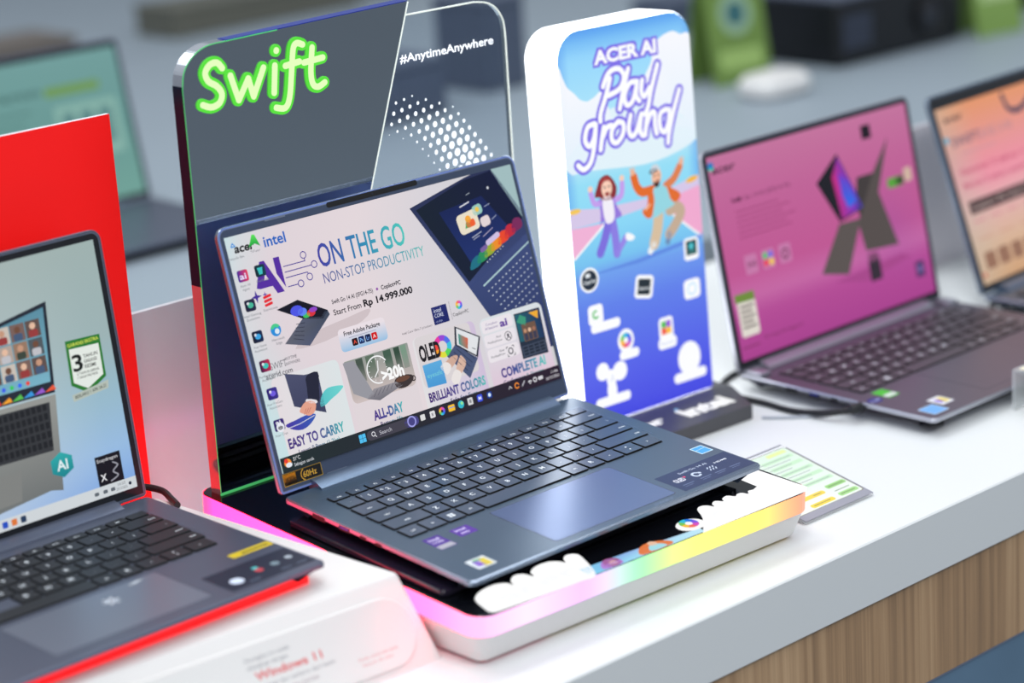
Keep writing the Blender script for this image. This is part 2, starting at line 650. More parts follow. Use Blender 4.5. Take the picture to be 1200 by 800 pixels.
# ------------------------------------------------------------------ laptops
def laptop(name, label, loc, rot, W, D, lid_ang, lid_len, pivot_y, mats, screen, screen_rect, thick=12.0,
           keyshift=(0, 0), keyfilter=None, ktag='a', pad=None, bez=None, hinge=(31, 290), side_key=True, feet=True,
           keys=True, z_lift=0.0):
    """origin at front-left deck corner, x right, y to the back, z up; deck at z = 0"""
    root = thing(name, label, 'laptop', loc, rot)
    deck, side, key, bezel, hmat = mats[:5]
    shell = mats[5] if len(mats) > 5 else deck
    # chassis: bevelled rounded plate that tapers underneath
    mb = MB()
    o = rrect(0, W, 0, D, (5, 5, 4, 4), 5)
    rings = []
    for d, z in ((22, -thick), (9.0, -7.0), (1.2, -4.6), (0, -4.0), (0, -1.2), (1.0, 0.0)):
        rings.append([(x, y, z) for x, y in (inset(o, d) if d else o)])
    mb.loft(rings, 0, side=1)
    base = ob('base', mb, [deck, side], root, sm=30)
    if feet:
        for yy in (26, D - 30):
            f = MB()
            f.slab(rrect(W * .2, W * .8, yy - 4, yy + 4, 3.5, 4), -thick - feet, -thick + 0.2, 0, 0.4)
            ob('foot', f, M['rubber'], base)
    if keys:
        dx, dy = keyshift
        kb = MB()
        for k in KEYS:
            if keyfilter and not keyfilter(k):
                continue
            kb.slab(rrect(k[0] - .75 + dx, k[1] + .75 + dx, k[2] - .75 + dy, k[3] + .75 + dy, 1.8, 3), -0.2, 0.06, 0)
        # thin polished frame line round the key field
        kb.box(17 + dx, 299 + dx, 194.6 + dy, 195.4 + dy, -0.2, 0.12, 1)
        kb.box(298.2 + dx, 299 + dx, 107 + dy, 194.6 + dy, -0.2, 0.12, 1)
        kbo = ob('keyboard', kb, [M['gap_shade'], hmat], root)
        for k in KEYS:
            if keyfilter and not keyfilter(k):
                continue
            q = link('key', key_mesh(k, ktag, [key, M['key_side'], M['legend']]), kbo)
            q.location = (((k[0] + k[1]) / 2 + dx) * S, ((k[2] + k[3]) / 2 + dy) * S, 0.02 * S)
    if pad:
        p = MB()
        x0, x1, y0, y1 = pad
        p.slab(rrect(x0 - .6, x1 + .6, y0 - .6, y1 + .6, 3, 4), -0.3, 0.05, 1)
        p.slab(rrect(x0, x1, y0, y1, 2.6, 4), -0.3, 0.1, 0)
        ob('touchpad', p, [M['pad'] if ktag == 'a' else M['pad2'] if ktag == 'b' else deck, M['padline']], root)
    # hinge bar
    hb = MB()
    hx0, hx1 = hinge
    hb.loft([[(x, y, z) for (y, z) in ((pivot_y - 13, -0.2), (pivot_y - 12.5, 1.4), (pivot_y - 6, 4.4),
                                      (pivot_y + 1, 5.4), (pivot_y + 4, 3), (pivot_y + 4, -3), (pivot_y - 6, -3))]
             for x in (hx0, hx1)], 0)
    ob('hinge', hb, hmat, root, sm=20)
    # lid
    ca, sa = math.cos(lid_ang), math.sin(lid_ang)
    fl = frame((0, pivot_y, 0.6), (1, 0, 0), (0, ca, sa))
    lb = MB()
    o = rrect(0, W, 0, lid_len, (3, 3, 9, 9), 6)
    lb.loft([[fl(x, y, z) for x, y in (inset(o, d) if d else o)] for d, z in
             ((1.4, -5.2), (0.2, -4.2), (0, -3), (0, -0.5), (0.5, 0.0))], 0, side=1)
    lid = ob('lid', lb, [shell, side], root, sm=30)
    bz = MB()
    r = inset(o, 2.6)
    bz.slab(inset(o, 2.0), -0.3, 0.08, 1, f=fl)
    bz.slab(r, -0.3, 0.16, 0, f=fl)
    ob('bezel', bz, [bezel, M['gasket']], lid)
    u0, v0 = screen_rect
    fs = frame(fl(u0, v0, 0.22), (1, 0, 0), (0, ca, sa))
    screen.build('screen', M['screen'], lid, fs)
    return root, base, lid, fl


def small_art(name, parent, f, fn, mat='print', label=None):
    a = Art()
    fn(a)
    return a.build(name, M[mat], parent, f, label)


TILT = rad(3.8)
exec_order = []


# ------------------------------------------------------------------ pictures on the screens
PUR, TEAL = (74, 42, 140), (72, 186, 178)


def grad_u(u0, u1, a, b, mid=None):
    st = [(0, a), (0.5, mid), (1, b)] if mid else [(0, a), (1, b)]
    return lambda u, v: ramp((u - u0) / (u1 - u0), st)


def copilot_icon(A, cx, cy, r):
    cols = [(40, 120, 230), (60, 190, 220), (120, 200, 90), (250, 190, 60), (245, 110, 90), (215, 80, 190), (120, 90, 230)]
    for i, c in enumerate(cols):
        A.ring(cx, cy, r * .38, r, c, i * 360 / 7 + 20, (i + 1) * 360 / 7 + 22, 6)


def screen_center():
    A = Art(H=188.5)
    R = A.rect

    def bg(u, v):
        return ramp(u / 301.6 + 0.06 * math.sin(v / 40), [(0, (198, 222, 226)), (0.05, (212, 216, 220)), (0.16, (222, 210, 216)),
                                 (0.45, (226, 214, 218)), (0.7, (214, 210, 216)), (1, (205, 205, 205))])
    R(0, 0, 301.6, 188.5, bg, 24, 14)
    A.up()
    # soft card backgrounds of the bottom row
    for u0, u1, t in ((78, 82, 0), (150, 154, 0)):
        pass
    A.rr(10, 115, 77, 180, 5, lambda u, v: mix((226, 218, 222), (218, 226, 228), (u - 10) / 67))
    A.rr(81, 119, 149, 180, 5, (222, 212, 216))
    A.rr(154, 118, 222, 180, 5, lambda u, v: mix((224, 222, 224), (206, 190, 216), (u - 154) / 68))
    # the large pictured laptop, upper right
    cl = lambda p: A.clip(p, 0, 0, 301.6, 188.5)
    A.poly(cl([(278.8, 0), (301.6, 0), (301.6, 47), (298, 44)]), lambda u, v: (160, 188, 190))
    A.poly(cl([(184.2, 14.6), (248.4, 1.3), (256, 0), (279.5, 0), (307.3, 49.7), (302, 62), (226.8, 92)]),
           lambda u, v: mix((40, 48, 84), (58, 72, 120), (v - 10) / 80))
    A.poly(cl([(226, 90.5), (302, 60), (330, 120), (330, 160), (262, 160)]),
           lambda u, v: mix((62, 76, 124), (40, 52, 96), (v - 80) / 40))
    A.up()
    A.poly(cl([(190.3, 17.4), (247, 3.2), (278, 0.9), (301.6, 46.5), (227.7, 86.7)]),
           lambda u, v: mix((18, 30, 46), (14, 22, 56), (u - 200) / 80))
    A.poly(cl([(241.4, 92.6), (301.6, 67.2), (301.6, 68.6), (242, 94)]), (170, 200, 205))
    A.up()
    A.poly([(213.1, 24), (262, 19.5), (284.6, 52), (236, 75)], lambda u, v: mix((20, 34, 84), (28, 48, 110), (v - 24) / 50))
    A.up()
    # rainbow flower of the pictured wallpaper
    for k, (c, w) in enumerate((((30, 110, 130), 7), ((40, 140, 90), 7), ((150, 170, 50), 6), ((235, 140, 40), 7),
                                ((230, 70, 40), 8), ((190, 40, 60), 8), ((120, 40, 90), 6))):
        t = k / 6
        u, v = 237 + 54 * t, 76 - 21 * t
        A.poly(smooth([(u - 5, v + 1), (u - 1, v - 6 - 3 * t), (u + 7, v - 9), (u + 8, v - 2), (u + 1, v + 1)], 3, True), c)
    A.up()
    A.rr(230, 29.5, 253, 46.5, 4, (232, 222, 200), rot=-8)
    A.rr(248.6, 25.6, 259.6, 34.2, 3, (150, 200, 190), rot=-10)
    A.rr(254.8, 36.6, 265.4, 45.2, 3, (226, 212, 214), rot=-10)
    A.rr(254.6, 54.6, 272.4, 59.2, 2.2, (206, 190, 226), rot=-20)
    A.rr(247, 61, 256, 65, 2, (120, 96, 160), rot=-20)
    A.up()
    A.rr(239, 36.5, 249, 42.5, 2, (236, 96, 48), rot=-8)
    A.disc(242, 35.6, 3.2, (244, 168, 60))
    A.poly([(237, 43), (240, 35), (244, 42)], (70, 160, 90))
    A.disc(254, 29.6, 2.2, (236, 196, 80))
    A.stroke([(236.4, 24.2), (247, 21.8)], 1.1, (214, 216, 224))
    A.stroke([(242, 51.6), (253, 48.6)], 0.8, (170, 176, 196))
    A.stroke([(243, 53.4), (250, 51.4)], 0.8, (150, 156, 180))
    A.stroke([(262.5, 29), (268.5, 27.6)], 0.7, (150, 160, 190))
    A.stroke([(267.5, 41), (273, 38.6)], 0.7, (150, 160, 190))
    A.stroke([(254, 53), (266, 48)], 0.7, (170, 160, 190))
    A.disc(271, 14.4, 1.2, (210, 214, 222))
    A.stroke([(246, 15.6), (250, 14.6)], 0.6, (160, 170, 180))
    for i in range(7):
        A.disc(252 + i * 3.4, 74.6 - i * 1.5, 0.5, (220, 230, 230))
    # pictured keyboard
    rnd = random.Random(3)
    for j in range(7):
        for i in range(14):
            u, v = 246 + i * 4.6 + j * 3.2, 98.5 - i * 1.95 + j * 4.6
            if u < 300 and v < 120:
                A.rr(u - .9, v - .45, u + .9, v + .45, 0.3, (196, 204, 220), rot=-22)
    # maker's mark, chip maker's mark
    A.text('acer', 6.6, 13.4, 26.4, 6.4, (24, 24, 28), 0.03, 0.15)
    A.text('intel', 35.1, 14.6, 56.4, 8.2, (26, 96, 190), 0.02)
    A.up()
    A.poly([(20.4, 11.8), (25.6, 2.6), (28.2, 3.0), (31.4, 12.6), (26.6, 9.8)], lambda u, v: mix((90, 226, 90), (20, 150, 60), (v - 3) / 9))
    A.stroke([(4.5, 8), (6.2, 5.6), (8.2, 8.2), (4.6, 8.4)], 1.0, (80, 150, 220))
    # the big AI lettering with its circuit lines
    A.poly([(18.4, 44.2), (26.4, 24.6), (31, 24.6), (43.6, 52), (36.6, 52), (33.6, 45.4), (21.4, 45.4)], (84, 44, 158))
    A.poly([(39.9, 24.4), (45.8, 24.4), (45.8, 49.4), (39.9, 37)], (84, 44, 158))
    A.up()
    A.poly([(27.2, 39.6), (29.1, 34.4), (31.2, 39.6)], (222, 212, 218))
    ln = (70, 56, 150)
    A.stroke([(47.9, 33.1), (69.2, 33.1), (69.2, 31.4)], 0.75, ln)
    A.stroke([(48, 37.7), (74.2, 37.7)], 0.75, ln)
    A.stroke([(47.7, 42.2), (69.0, 42.2), (69.6, 43.4)], 0.75, ln)
    A.stroke([(47.8, 49.4), (57.2, 49.4)], 0.75, ln)
    for u, v in ((68.9, 28.3), (77.2, 37.6), (70.2, 46.2), (60.4, 49.5)):
        A.ring(u, v, 2.3, 3.05, ln)

    def sparkle(u, v, r, c):
        A.poly([(u, v - r), (u + r * .22, v - r * .22), (u + r, v), (u + r * .22, v + r * .22), (u, v + r),
                (u - r * .22, v + r * .22), (u - r, v), (u - r * .22, v - r * .22)], c)
    sparkle(16.2, 50.4, 5.2, (70, 44, 150))
    sparkle(24.6, 50.3, 2.6, (110, 80, 170))
    # headline
    g = grad_u(82, 172, (66, 62, 160), (76, 196, 186), (48, 136, 180))
    A.text('ON THE GO', 82.6, 41.6, 172.4, 18.2, g, 0.012)
    g2 = grad_u(82, 188, (86, 88, 150), (70, 186, 178), (74, 130, 170))
    A.text('NON-STOP PRODUCTIVITY', 82.8, 54.9, 188.2, 8.2, g2, 0.0)
    A.text('Swift Go 14 AI (SFG14-75)', 85.0, 72.3, 127.4, 3.4, (60, 56, 66), .015)
    A.disc(132, 70.6, 1.2, (150, 90, 170))
    A.text('Copilot+PC', 136.2, 72.1, 157.0, 3.4, (48, 44, 54), 0.025)
    A.text('Start From', 84.2, 81.4, 112.6, 4.5, (44, 40, 48), .012)
    A.text('Rp 14.999.000', 115.2, 81.4, 167.0, 5.3, (22, 18, 26), 0.035)
    # folding laptop picture with its shadow
    A.poly(smooth([(40, 98), (60, 90), (96, 86), (120, 84), (110, 92), (70, 99)], 3, True), (206, 192, 196))
    A.up()
    A.poly([(31.6, 92), (53.7, 76.6), (57.4, 76.4), (79.2, 75.8), (80.4, 79.4), (54.4, 98.8)],
           lambda u, v: ramp((u - 32) / 48, [(0, (96, 98, 112)), (0.45, (84, 90, 112)), (0.6, (46, 66, 130)), (0.8, (38, 84, 110)), (1, (60, 70, 90))]))
    A.poly([(31.6, 64.4), (53.2, 61.2), (79.4, 75.6), (73, 81.2), (54, 76.8)], (24, 26, 40))
    A.up()
    A.poly([(34, 64.8), (53.0, 62.4), (76.6, 75.4), (71.8, 79.4), (54.6, 75.6)], (14, 14, 30))
    A.up()
    A.disc(50, 69.4, 6.2, (76, 84, 226), 4.2)
    A.disc(55, 71.4, 4.4, (96, 130, 240), 3.2)
    A.disc(58, 75, 3.4, (60, 190, 90), 2)
    A.disc(63, 74, 4.2, (214, 50, 60), 2.8)
    A.disc(65.6, 72, 4, (140, 70, 200), 2)
    for j in range(5):
        A.stroke([(41 + j * 1.4, 90 - j * 2.6), (50 + j * 1.2, 93 - j * 3.2)], 0.5, (46, 50, 66))
    # creative-suite card
    A.rr(83.2, 93.4, 131.4, 112, 3.4, lambda u, v: mix((232, 222, 228), (150, 190, 224), max(0, (v - 101) / 11)))
    A.up()
    A.text('Free Adobe Package', 88.8, 99.6, 126.2, 3.5, (30, 28, 40), 0.02)
    A.stroke([(93, 101.9), (121, 101.9)], 0.5, (160, 160, 180))
    for u, c, t in ((97.9, (36, 14, 20), 'A'), (104.7, (14, 34, 90), 'Ps'), (111.4, (12, 26, 70), 'Lr'), (118.1, (206, 22, 22), 'A')):
        A.rr(u - 2.9, 103.4, u + 2.9, 109.3, 1.1, c)
    A.up()
    for u, c, t in ((97.9, (240, 80, 60), 'A'), (104.7, (130, 190, 250), 'Ps'), (111.4, (120, 170, 240), 'Lr'), (118.1, (250, 230, 230), 'A')):
        A.text(t, u - 1.6, 107.8, u + 1.6, 2.9, c, 0.01)
    # chip badges
    A.rr(180.9, 98, 197.4, 112.8, 0.6, lambda u, v: mix((34, 40, 110), (24, 34, 100), (v - 98) / 15))
    A.up()
    A.text('intel', 183, 103, 191, 3.4, (220, 226, 244))
    A.text('CORE', 183, 107, 192.4, 3.0, (220, 226, 244))
    A.text('ULTRA', 183, 111.2, 190, 1.4, (170, 180, 220))
    A.stroke([(200.6, 97), (200.6, 112.4)], 0.3, (120, 116, 124))
    copilot_icon(A, 210.7, 102.2, 3.6)
    A.text('Copilot+PC', 202, 110.4, 219.4, 2.8, (40, 38, 46), 0.004)
    A.text('Intel Core Ultra 7 processor', 146, 112.6, 178.5, 1.9, (70, 66, 76))
    # card 1: someone carrying the closed laptop
    A.poly([(24, 114.2), (42.3, 119.6), (55.2, 120.2), (54.2, 153.4), (25.6, 141)], lambda u, v: mix((74, 78, 108), (58, 62, 92), (v - 114) / 40))
    A.poly(smooth([(13.5, 153.2), (24, 151.6), (35, 150.4), (43.6, 152), (38, 157.4), (29, 160.4), (20, 158.4)], 4, True),
           lambda u, v: mix((70, 50, 160), (50, 92, 180), (u - 14) / 30))
    A.poly(smooth([(50, 147), (54, 139), (62, 135), (76, 137), (70, 141.4), (62, 144.4), (55, 147.4)], 4, True),
           lambda u, v: mix((84, 190, 196), (110, 212, 206), (u - 50) / 26))
    A.up()
    A.stroke([(15, 156), (27, 155.4), (42, 152.6)], 0.6, (214, 214, 226))
    A.poly(smooth([(43.6, 121), (55.2, 120.4), (53, 132), (49.4, 143.4), (40.6, 141), (41.6, 130)], 3, True), (34, 36, 56))
    A.up()
    A.poly(smooth([(38.6, 138.4), (47.6, 141.4), (47, 144), (38, 141)], 2, True), (228, 224, 230))
    A.poly(smooth([(37.6, 140), (46, 143), (43.6, 149.6), (37.8, 151.6), (33.2, 149.2), (29.4, 145.8)], 3, True), (226, 160, 138))
    A.up()
    for k in range(3):
        A.stroke([(33 + 2.2 * k, 149.6 - k * .2), (36 + 2.4 * k, 145.6)], 0.5, (186, 112, 96))
    A.text('EASY TO CARRY', 11.8, 171.8, 67.6, 7.4, grad_u(12, 68, (62, 34, 120), (70, 186, 180), (76, 66, 140)), 0.035)
    A.text('Latest 0.9mm (1.2kg)', 19.6, 178.4, 60.5, 3.8, grad_u(20, 60, (70, 50, 110), (70, 160, 170)), 0.01)
    A.text('SWIFT', 12.6, 108.6, 28.4, 5.4, (58, 60, 70), -0.01)
    A.text('ANYTIME', 27.2, 104.4, 39.4, 2.4, (76, 76, 88))
    A.text('ANYWHERE', 27.2, 108.4, 41.4, 2.4, (76, 76, 88))
    A.text('acerid.com', 6.4, 114.6, 32.4, 4.2, (50, 50, 62), 0.004)
    # card 2: twenty hours
    pic = A.clip([(82, 120), (140, 119), (149, 124), (149, 155), (82, 155)], 0, 0, 300, 188)
    A.poly(rrect(82, 148.6, 119.4, 154.6, (1, 1, 5, 5), 4), lambda u, v: ramp((v - 119) / 36, [(0, (150, 156, 150)), (0.35, (110, 116, 112)), (0.6, (176, 164, 160)), (1, (206, 192, 190))]))
    A.up()
    for u, w, c in ((97, 7, (70, 84, 74)), (108, 9, (94, 112, 96)), (126, 8, (64, 92, 76)), (136, 6, (50, 74, 60)), (143, 6, (120, 150, 130))):
        A.rect(u - w / 2, 120.2, u + w / 2, 139, lambda uu, v, c=c: mix(c, (150, 146, 142), (v - 126) / 16), 1, 4)
    A.up()
    A.poly([(80.6, 120), (92, 120.6), (104, 151), (97, 153.6), (84, 146)], (150, 150, 158))
    A.poly([(96, 153.4), (104.6, 147.2), (128, 147.2), (134, 151.4), (108, 157.6)], lambda u, v: mix((150, 146, 152), (110, 108, 118), (v - 147) / 10))
    A.poly(smooth([(126.4, 147), (133, 143.4), (145, 145.4), (146, 149.6), (139, 153.6), (129, 153)], 3, True), (60, 50, 50))
    A.up()
    A.disc(135.6, 146.6, 7.4, (104, 70, 54), 2.2)
    A.ring(146.4, 148.8, 1.4, 2.4, (60, 50, 50))
    for j in range(5):
        A.stroke([(103 + j * 4.6, 153.4 - j * .5), (108 + j * 4.2, 148.6 - j * .2)], 0.5, (96, 94, 106))
    A.ring(113.3, 133.3, 10.4, 11.5, (244, 244, 246), 80, 330)
    A.poly([(121.6, 138.4), (125.6, 139.6), (122.4, 142.4)], (244, 244, 246))
    A.stroke([(114.8, 126.6), (113.3, 133.8), (108.8, 138.4)], 0.9, (240, 240, 242))
    for k in range(12):
        a = rad(30 * k)
        A.stroke([(113.3 + 8.6 * math.cos(a), 133.3 + 8.6 * math.sin(a)), (113.3 + 9.4 * math.cos(a), 133.3 + 9.4 * math.sin(a))], 0.5, (240, 240, 242))
    A.up()
    A.text('>20h', 115.4, 143.6, 138.6, 8.8, (250, 250, 250), 0.04)
    A.text('ALL-DAY', 98.0, 171.8, 129.4, 7.4, grad_u(98, 130, (70, 40, 130), (74, 190, 184), (70, 80, 150)), 0.04)
    A.text('Battery life', 103, 178.4, 126, 3.8, grad_u(103, 126, (70, 50, 110), (70, 160, 170)), 0.01)
    # card 3: brilliant colours
    A.poly(rrect(155.4, 216, 118, 160, 4, 4), (216, 210, 212))
    A.up()
    A.poly([(200.2, 118.2), (224.6, 132.8), (217.2, 149), (196.2, 133.4)], (40, 44, 60))
    A.poly([(196.4, 133.2), (217.0, 149.4), (204, 163.6), (185.4, 140.4)], (72, 84, 118))
    cols = [(230, 60, 160), (150, 70, 210), (80, 110, 230), (60, 190, 220), (90, 210, 90), (220, 220, 60), (246, 160, 40), (238, 70, 60)]
    for i, c in enumerate(cols):
        A.ring(183.4, 131.2, 4.6, 9.4, c, i * 45 - 150, i * 45 - 104, 6)
    A.up()
    A.poly([(201.6, 120.2), (222.8, 133), (216, 146.8), (198.4, 133.4)], (224, 226, 230))
    A.up()
    A.poly([(202.4, 125), (211.4, 131.2), (208.6, 140), (200.6, 133.6)], lambda u, v: mix((40, 150, 140), (220, 90, 60), (u - 202) / 9))
    for j in range(4):
        A.stroke([(190 + j * 3.6, 140.6 - j * 1.8), (203 + j * 3.4, 156.6 - j * 2.6)], 0.6, (40, 48, 72))
    A.stroke([(213.6, 140), (216.4, 141.8)], 0.6, (60, 60, 70))
    A.poly(smooth([(180.6, 146), (190, 141.4), (196.6, 142.6), (192.6, 147.4), (185, 151)], 3, True), (206, 168, 150))
    A.poly(smooth([(192, 152), (197, 145.2), (200, 143), (203.6, 149.6), (198, 156), (190, 160.6)], 3, True), (214, 178, 160))
    A.up()
    A.poly(smooth([(176, 147), (183, 144.6), (187.4, 149.4), (181, 155)], 3, True), (232, 226, 224))
    A.poly(smooth([(184, 160), (190.6, 153), (196, 157.6), (189, 166)], 3, True), (232, 226, 224))
    A.text('OLED', 157.6, 138.2, 180.2, 12.2, (24, 22, 28), 0.045)
    A.poly([(158, 141.4), (178.6, 141.4), (178.6, 161.4), (158.4, 160.4)], lambda u, v: mix((92, 170, 220), (70, 150, 210), (v - 141) / 20))
    A.up()
    A.text('eyesafe', 160.6, 152.8, 176.6, 3.6, (120, 205, 215))
    A.text('BRILLIANT COLORS', 157.0, 172.4, 219, 7.2, grad_u(157, 219, (62, 30, 110), (70, 190, 180), (70, 60, 140)), 0.035)
    A.text('Safe for Eyes', 178, 178.6, 208, 3.8, grad_u(178, 208, (70, 50, 110), (60, 130, 150)), 0.01)
    # card 4: complete AI
    A.poly(A.clip(rrect(226.4, 297.8, 119.4, 195, 6, 4), 0, 0, 301, 177), lambda u, v: mix((216, 222, 226), (220, 198, 214), (v - 125) / 50))
    A.up()
    A.poly([(265.6, 123.6), (295.2, 124.2), (294.2, 163.6), (264.6, 162.6)], (36, 46, 64))
    for v0 in (121.4, 133.8, 146.2):
        A.rr(228, v0, 263, v0 + 11, 2.4, (232, 226, 232))
    A.up()
    A.poly([(266.6, 124.6), (294.4, 125.2), (293.6, 150), (266, 148)], lambda u, v: mix((36, 96, 110), (28, 48, 90), (u - 266) / 28))
    A.rect(266, 152, 293.8, 161.6, (62, 72, 92))
    A.up()
    A.poly([(267, 131), (272, 125.4), (278, 129), (276, 136)], (60, 150, 120))
    A.poly([(282, 126), (293, 126), (291, 133)], (236, 170, 50))
    A.rr(271, 134, 287, 149, 0.8, (110, 84, 70))
    for i in range(4):
        for j in range(3):
            A.rect(267.4 + 6.4 * i, 153 + 2.7 * j, 272.6 + 6.4 * i, 154.9 + 2.7 * j, (34, 42, 58))
    A.up()
    for u, c in ((274, (190, 140, 110)), (279, (220, 180, 150)), (284, (160, 110, 90))):
        A.disc(u, 140, 1.8, c)
        A.rr(u - 2, 142.4, u + 2, 148.4, 0.8, (60, 60, 80))
    A.text('ai', 248.3, 130.4, 256.8, 6.0, (86, 40, 150), 0.03)
    A.text('Complete', 233, 126.2, 246, 2.0, (130, 110, 160))
    A.text('AI features', 231.4, 129.6, 246, 2.2, (110, 80, 150))
    A.text('Acer', 241, 138.4, 247, 2.0, (80, 76, 90))
    A.text('PurifiedVoice', 231, 141.6, 247, 2.0, (80, 76, 90))
    A.text('Acer', 241, 150.6, 247, 2.0, (80, 76, 90))
    A.text('PurifiedView', 231, 153.8, 247, 2.0, (80, 76, 90))
    A.ring(254.4, 139.6, 3.4, 4, (50, 46, 60))
    A.disc(254.4, 138.8, 1.3, (50, 46, 60))
    A.ring(254.4, 142.2, 1.4, 2.2, (50, 46, 60), 180, 360)
    A.ring(253.4, 152.4, 1.9, 2.9, (50, 46, 60))
    for a, b in ((-1, -1), (1, -1), (1, 1), (-1, 1)):
        A.stroke([(253.4 + a * 4.2, 152.4 + b * 2.4), (253.4 + a * 4.2, 152.4 + b * 4), (253.4 + a * 2.6, 152.4 + b * 4)], 0.6, (50, 46, 60))
    A.text('COMPLETE AI', 237.4, 172.2, 288.4, 7.4, grad_u(237, 289, (66, 34, 130), (80, 200, 190), (70, 110, 160)), 0.035)
    A.text('Conference & Sharing', 237.5, 178.6, 284, 3.8, grad_u(237, 284, (70, 50, 110), (70, 170, 170)), 0.01)
    # desktop shortcuts
    def icon(u, v, c1, c2, hi, txt):
        A.rr(u - 5, v - 4.6, u + 5, v + 4.6, 1.6, lambda uu, vv: mix(c1, c2, (uu - u + 5) / 10))
        A.up()
        hi(u, v)
        A.L -= 1
        for i, t in enumerate(txt):
            A.text(t, u - 1.1 * len(t) * .62, v + 8.6 + 3 * i, u + 1.1 * len(t) * .62, 1.9, (120, 124, 132))
    DK = (22, 24, 52)
    dot = lambda c: (lambda u, v: (A.disc(u + .4, v, 2.8, c, 2.2), A.disc(u - 1.6, v - 1.6, 1.2, (230, 230, 240))))
    icon(8.2, 31.7, (40, 40, 150), (226, 60, 90), lambda u, v: A.text('ai', u - 3.4, v + 2.6, u + 3, 4.6, (230, 220, 250), 0.02), ('Acer AI', 'Agent'))
    icon(25, 31.2, (16, 40, 52), (20, 60, 74), lambda u, v: A.poly([(u - 2.6, v - 2.4), (u + 2.6, v - 2.4), (u + 1.6, v + 3), (u - 1.6, v + 3)], (60, 190, 190)), ('AcerSense',))
    icon(8.1, 55.3, DK, (40, 40, 70), dot((70, 180, 150)), ('Intel Gaming', 'Evolution'))
    icon(7.8, 80.3, (16, 22, 40), (22, 40, 80), dot((60, 160, 220)), ('Acer Game', 'Assistant'))
    icon(8.0, 103.7, (34, 20, 70), (190, 40, 80), dot((60, 190, 180)), ('PurifiedView', 'Assistant'))
    icon(8.3, 126.1, (44, 30, 110), (60, 50, 140), dot((110, 90, 220)), ('Acer ProCam', 'Assistant'))
    icon(7.4, 151.2, (44, 26, 100), (60, 40, 120), lambda u, v: (A.disc(u + .6, v + 2, 3.8, (230, 232, 240)), A.text('ai', u - 3, v - 1, u + 2, 2.8, (240, 240, 250), .02)), ('Acer Chat',))
    A.up()
    A.disc(8, 153.6, 2.4, (24, 24, 40), 1.6)
    # red burger mark and the browser swirl
    for k in range(3):
        A.rr(21.4, 51 + k * 3.1, 29.4, 53.2 + k * 3.1, 1.0, (226, 40, 50), rot=-8)
    A.disc(25.8, 79.2, 5, (40, 140, 216))
    A.up()
    A.ring(25.8, 79.2, 2.2, 5, (70, 200, 140), 200, 330)
    A.disc(26.8, 80.4, 2.2, (220, 232, 240))
    for t, u, v in (('Recycle Bin', 6, 18), ('TVTuner', 25, 16.4), ('Expressway', 26, 63), ('Microsoft', 26, 87.4), ('Edge', 26, 90.6)):
        A.text(t, u - .68 * len(t), v, u + .68 * len(t), 1.9, (120, 122, 130))
    # task bar
    A.L += 2
    A.rect(0, 176.6, 301.6, 188.5, grad_u(0, 301.6, (30, 44, 46), (40, 26, 44), (38, 38, 48)), 12, 1)
    A.up()
    A.rr(86.4, 178.4, 130, 186.4, 3.6, (66, 64, 76))
    A.rr(126, 178.6, 141, 186.2, 3.6, (70, 66, 130))
    for a in (0, 1):
        for b in (0, 1):
            A.rect(78.4 + a * 3.5, 179 + b * 3.5, 81.6 + a * 3.5, 182.2 + b * 3.5, (80, 190, 240))
    A.up()
    A.ring(93.2, 181.8, 1.4, 2.0, (230, 230, 236))
    A.stroke([(94.6, 183.2), (95.8, 184.6)], 0.6, (230, 230, 236))
    A.text('Search', 99.4, 184, 112, 3.1, (196, 196, 206))
    A.ring(133.6, 182.2, 3.4, 4.6, (160, 160, 230), 0, 360)
    A.rr(143, 179.6, 148, 184.4, .8, (220, 220, 220))
    A.rr(153.4, 179.4, 158.8, 185, .8, (226, 226, 228))
    copilot_icon(A, 166.5, 182.2, 3.3)
    A.rr(173.4, 179.6, 180.4, 184.8, .8, (246, 190, 50))
    A.disc(187.5, 182, 3.2, (50, 180, 200))
    A.rr(195, 179, 200.6, 185, .8, (214, 214, 216))
    A.rr(205.6, 179, 211.4, 185, 1.2, (58, 80, 220))
    A.rr(216.6, 179.4, 222, 184.8, 1.2, (20, 60, 150))
    A.up()
    A.text('M', 207, 183.4, 210, 2.6, (230, 236, 255), .02)
    A.disc(219.3, 182.1, 1.6, (210, 230, 250))
    A.rect(155, 181, 157, 183.6, (150, 150, 156))
    A.rect(174, 181.4, 180, 182.2, (90, 150, 220))
    A.disc(188.6, 181.2, 1.4, (150, 230, 150))
    A.rect(196.6, 180.6, 199, 183.4, (140, 140, 146))
    A.stroke([(241.4, 183), (243, 181), (244.6, 183)], 0.6, (226, 226, 232))
    A.ring(250.8, 182.2, 1.6, 2.7, (240, 140, 50), 30, 350)
    A.stroke([(256.6, 184), (260, 180.4)], 0.8, (210, 210, 220))
    A.ring(265.9, 184.2, 1.8, 2.8, (224, 224, 230), 215, 325)
    A.disc(265.9, 183.8, 0.7, (224, 224, 230))
    A.ring(271.9, 182.2, 1.2, 2.2, (224, 224, 230))
    A.rr(275.6, 180.8, 281, 183.8, .6, (214, 214, 220))
    A.text('11:06', 291, 181.8, 299, 2.2, (226, 224, 230))
    A.text('20/12/2025', 284, 186.0, 299.4, 2.2, (226, 224, 230))
    A.disc(6.4, 181.6, 3.4, (246, 150, 60))
    A.up()
    A.disc(7.2, 183.4, 3.0, (226, 232, 240), 1.9)
    A.disc(5.2, 179.8, 1.8, (226, 60, 50))
    A.text('31°C', 12, 181.4, 19, 2.8, (236, 236, 240))
    A.text('Sebagian cerah', 12, 185.8, 31, 2.5, (220, 224, 230))
    return A


